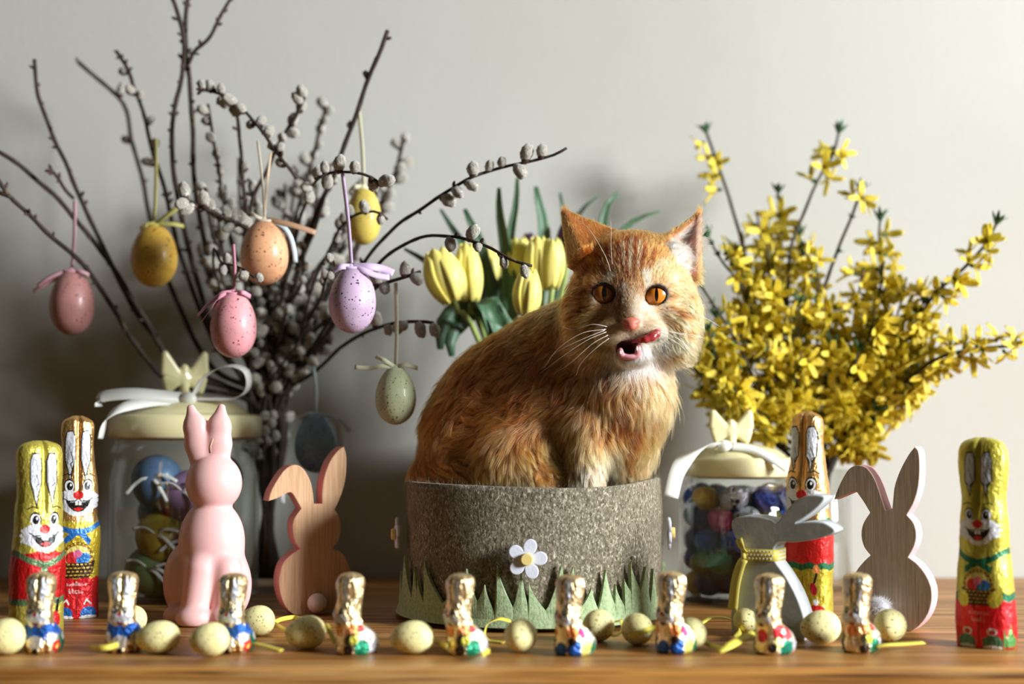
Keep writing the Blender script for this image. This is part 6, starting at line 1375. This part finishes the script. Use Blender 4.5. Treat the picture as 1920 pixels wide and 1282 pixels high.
def forsythia(pts, label, nb, c0, c1, tuft=True, r0=.0024, r1=.0011, root=True, gap=()):
    P = atn(pts); k_ = FN[0]; FN[0] += 1
    if root:
        a = k_ * 2.399; q = .5 * FR * (.3 + .7 * ((k_ * 29) % 100) / 100)
        P = np.concatenate([P, [[FVS[0] + q * math.cos(a), FVS[1] + q * math.sin(a), .100]], [[FVS[0] - q * math.cos(a), FVS[1] - q * math.sin(a), .011]]])
    n = max(20, len(P) * 7); Pp = smooth_path(P, n); Pp += np.stack([vnoise(Pp, 50, k_), vnoise(Pp, 50, k_ + 50), vnoise(Pp, 50, k_ + 99)], 1) * .001 * (np.linspace(1, 0, n) ** .5)[:, None]
    if root: rr = np.hypot(Pp[:, 0] - FVS[0], Pp[:, 1] - FVS[1]); f_ = np.where((Pp[:, 2] < .110) & (rr > FR - .0065), (FR - .0065) / (rr + 1e-9), 1); Pp[:, 0] = FVS[0] + (Pp[:, 0] - FVS[0]) * f_; Pp[:, 1] = FVS[1] + (Pp[:, 1] - FVS[1]) * f_; Pp[:, 2] = np.maximum(Pp[:, 2], .0105)
    rad = np.linspace(r1, r0, n); V, F = tube(Pp, rad, 7); t = thing('forsythia_branch', label, 'branch', Pp[-1], 0, 'forsythia branches in the glass vase'); mesh('stem', V, F, m_fb, t)
    T = -np.gradient(Pp, axis=0); T /= np.linalg.norm(T, axis=1)[:, None]; d_ = np.r_[0, np.cumsum(np.linalg.norm(np.diff(Pp, axis=0), axis=1))]
    tot = np.linalg.norm(np.diff(atn(pts), axis=0), axis=1).sum()
    for i in range(nb):
        dist = tot * (c0 + (c1 - c0) * (i + random.random()) / nb); j = min(int(np.searchsorted(d_, dist)), n - 1); a = random.uniform(0, 2 * PI)
        s_ = np.cross(T[j], [math.cos(a), math.sin(a), .3]); s_ /= np.linalg.norm(s_) + 1e-9; d = T[j] * random.uniform(-.1, .6) + s_ + np.array([0, -.12, -.1]); d /= np.linalg.norm(d)
        place_on(t, random.choice(bl), 'blossom', Pp[j] + s_ * (rad[j] + random.uniform(0, .004)), d, random.uniform(1.05, 1.5))
    if tuft: place_on(t, tuft_me, 'leaf_tuft', Pp[0], T[0], 1.15)
    for i in range(2 if tuft else 0):
        j = int(n * random.uniform(.03, .2)); place_on(t, tuft_me, 'leaf_tuft', Pp[j], T[j] + RNG.normal(0, .4, 3), .6)
f_ = forsythia
f_([(1326,250,1.29),(1338,290,1.29),(1360,350,1.285),(1385,430,1.28),(1402,500,1.275),(1430,620,1.27),(1480,780,1.27)], 'tall dark forsythia branch nearest the right cat ear, few flowers at the tip', 5, .02, .22, r1=.0014)
f_([(1572,252,1.27),(1560,290,1.265),(1530,345,1.26),(1508,400,1.255),(1480,480,1.25),(1480,620,1.26),(1500,780,1.265)], 'forsythia branch rising to the top with three open flowers below its green tip', 7, .02, .2, r1=.0012)
f_([(1612,360,1.24),(1595,410,1.24),(1570,470,1.24),(1545,540,1.245),(1520,600,1.25),(1515,760,1.26)], 'dark forsythia branch with green leaf tufts and a bare upper half', 3, .0, .02, r1=.0014)
f_([(1458,362,1.28),(1462,410,1.28),(1465,480,1.28),(1475,600,1.27),(1495,780,1.27)], 'short forsythia branch with a green tip above the left flower mass', 30, .05, .95)
f_([(1330,448,1.23),(1355,490,1.23),(1385,530,1.24),(1410,600,1.245),(1460,720,1.26),(1500,800,1.265)], 'dark forsythia branch starting just right of the cat cheek', 20, .05, .8)
f_([(1318,540,1.19),(1345,580,1.20),(1380,640,1.215),(1420,720,1.235),(1480,810,1.26)], 'dark forsythia branch beside the right cheek of the cat', 14, .15, .9)
f_([(1650,415,1.25),(1648,450,1.25),(1652,520,1.25),(1640,600,1.255),(1590,720,1.26),(1545,820,1.265)], 'forsythia branch with a green tip above the right flower mass', 36, .03, .95)
f_([(1868,422,1.20),(1850,455,1.20),(1810,500,1.205),(1760,545,1.21),(1720,600,1.22),(1660,700,1.235),(1580,820,1.255)], 'long forsythia branch reaching up to the far right', 34, .03, .85, r1=.0013)
f_([(1935,640,1.19),(1880,650,1.19),(1820,655,1.20),(1760,670,1.205),(1715,700,1.215),(1640,770,1.235),(1565,840,1.255)], 'low forsythia branch leaving the picture at the right edge', 30, .05, .85, tuft=False, r1=.0012)
mass = [(1345,600,1.24),(1390,440,1.28),(1420,400,1.28),(1440,460,1.25),(1500,440,1.26),(1530,470,1.24),(1400,520,1.25),(1450,540,1.235),(1500,570,1.23),(1560,560,1.235),(1340,680,1.22),(1300,690,1.22),(1330,620,1.20),(1370,720,1.215),(1440,640,1.22),(1500,660,1.22),(1560,650,1.23),
        (1620,500,1.235),(1660,490,1.23),(1700,520,1.225),(1730,570,1.22),(1640,580,1.22),(1690,620,1.22),(1750,620,1.22),(1610,660,1.22),(1670,690,1.22),(1720,700,1.22),(1580,740,1.23),(1640,770,1.23),(1480,740,1.225),(1420,770,1.225),(1650,830,1.24),(1600,820,1.24),(1350,760,1.235),(1310,640,1.215),(1530,800,1.235)]
def fcell(x, y): return ('a' if x < 1350 else 'b' if x < 1460 else 'c' if x < 1570 else 'd' if x < 1680 else 'e') + ('1' if y < 480 else '2' if y < 590 else '3' if y < 700 else '4')
fdup = []
for x, y, Y in mass:
    same = sorted(m[0] * 10 + m[1] * .01 for m in mass if fcell(m[0], m[1]) == fcell(x, y)); q_ = same.index(x * 10 + y * .01)
    fdup.append('' if len(same) == 1 else ', ' + ['leftmost', 'second from left', 'third from left', 'fourth from left', 'fifth from left', 'sixth from left'][q_] + ' there')
for i, (x, y, Y) in enumerate(mass):
    bx, by_ = 1522 + (x - 1522) * .35, 840; side_ = 'by the cat cheek' if x < 1350 else 'left of centre' if x < 1460 else 'at the centre' if x < 1570 else 'right of centre' if x < 1680 else 'far right'; hgt = 'top' if y < 480 else 'upper' if y < 590 else 'middle' if y < 700 else 'low'
    f_([(x, y, Y), (x + (bx - x) * .25 + random.uniform(-10, 10), y + (by_ - y) * .35, (Y * 2 + 1.265) / 3), (x + (bx - x) * .65, y + (by_ - y) * .7, (Y + 2 * 1.265) / 3)], f'bushy forsythia branch ending in the {hgt} row, {side_}' + fdup[i], 17, 0, .80, tuft=(i % 4 == 0), r0=.0018, r1=.0009)

# tell look-alike willow branches apart by where their tips stand
from collections import defaultdict
byl = defaultdict(list)
for (lab, x), o in zip(TIP, TIPO): byl[lab].append((x, o))
for lab, rows_ in byl.items():
    if len(rows_) > 1:
        for i, (x, o) in enumerate(sorted(rows_, key=lambda r: r[0])): o['label'] = lab.replace('thin catkin willow branch', 'catkin willow branch').replace('short catkin willow branch', 'short willow branch') + ', ' + ['leftmost', 'second', 'third', 'fourth', 'fifth', 'sixth'][i] + ' there'
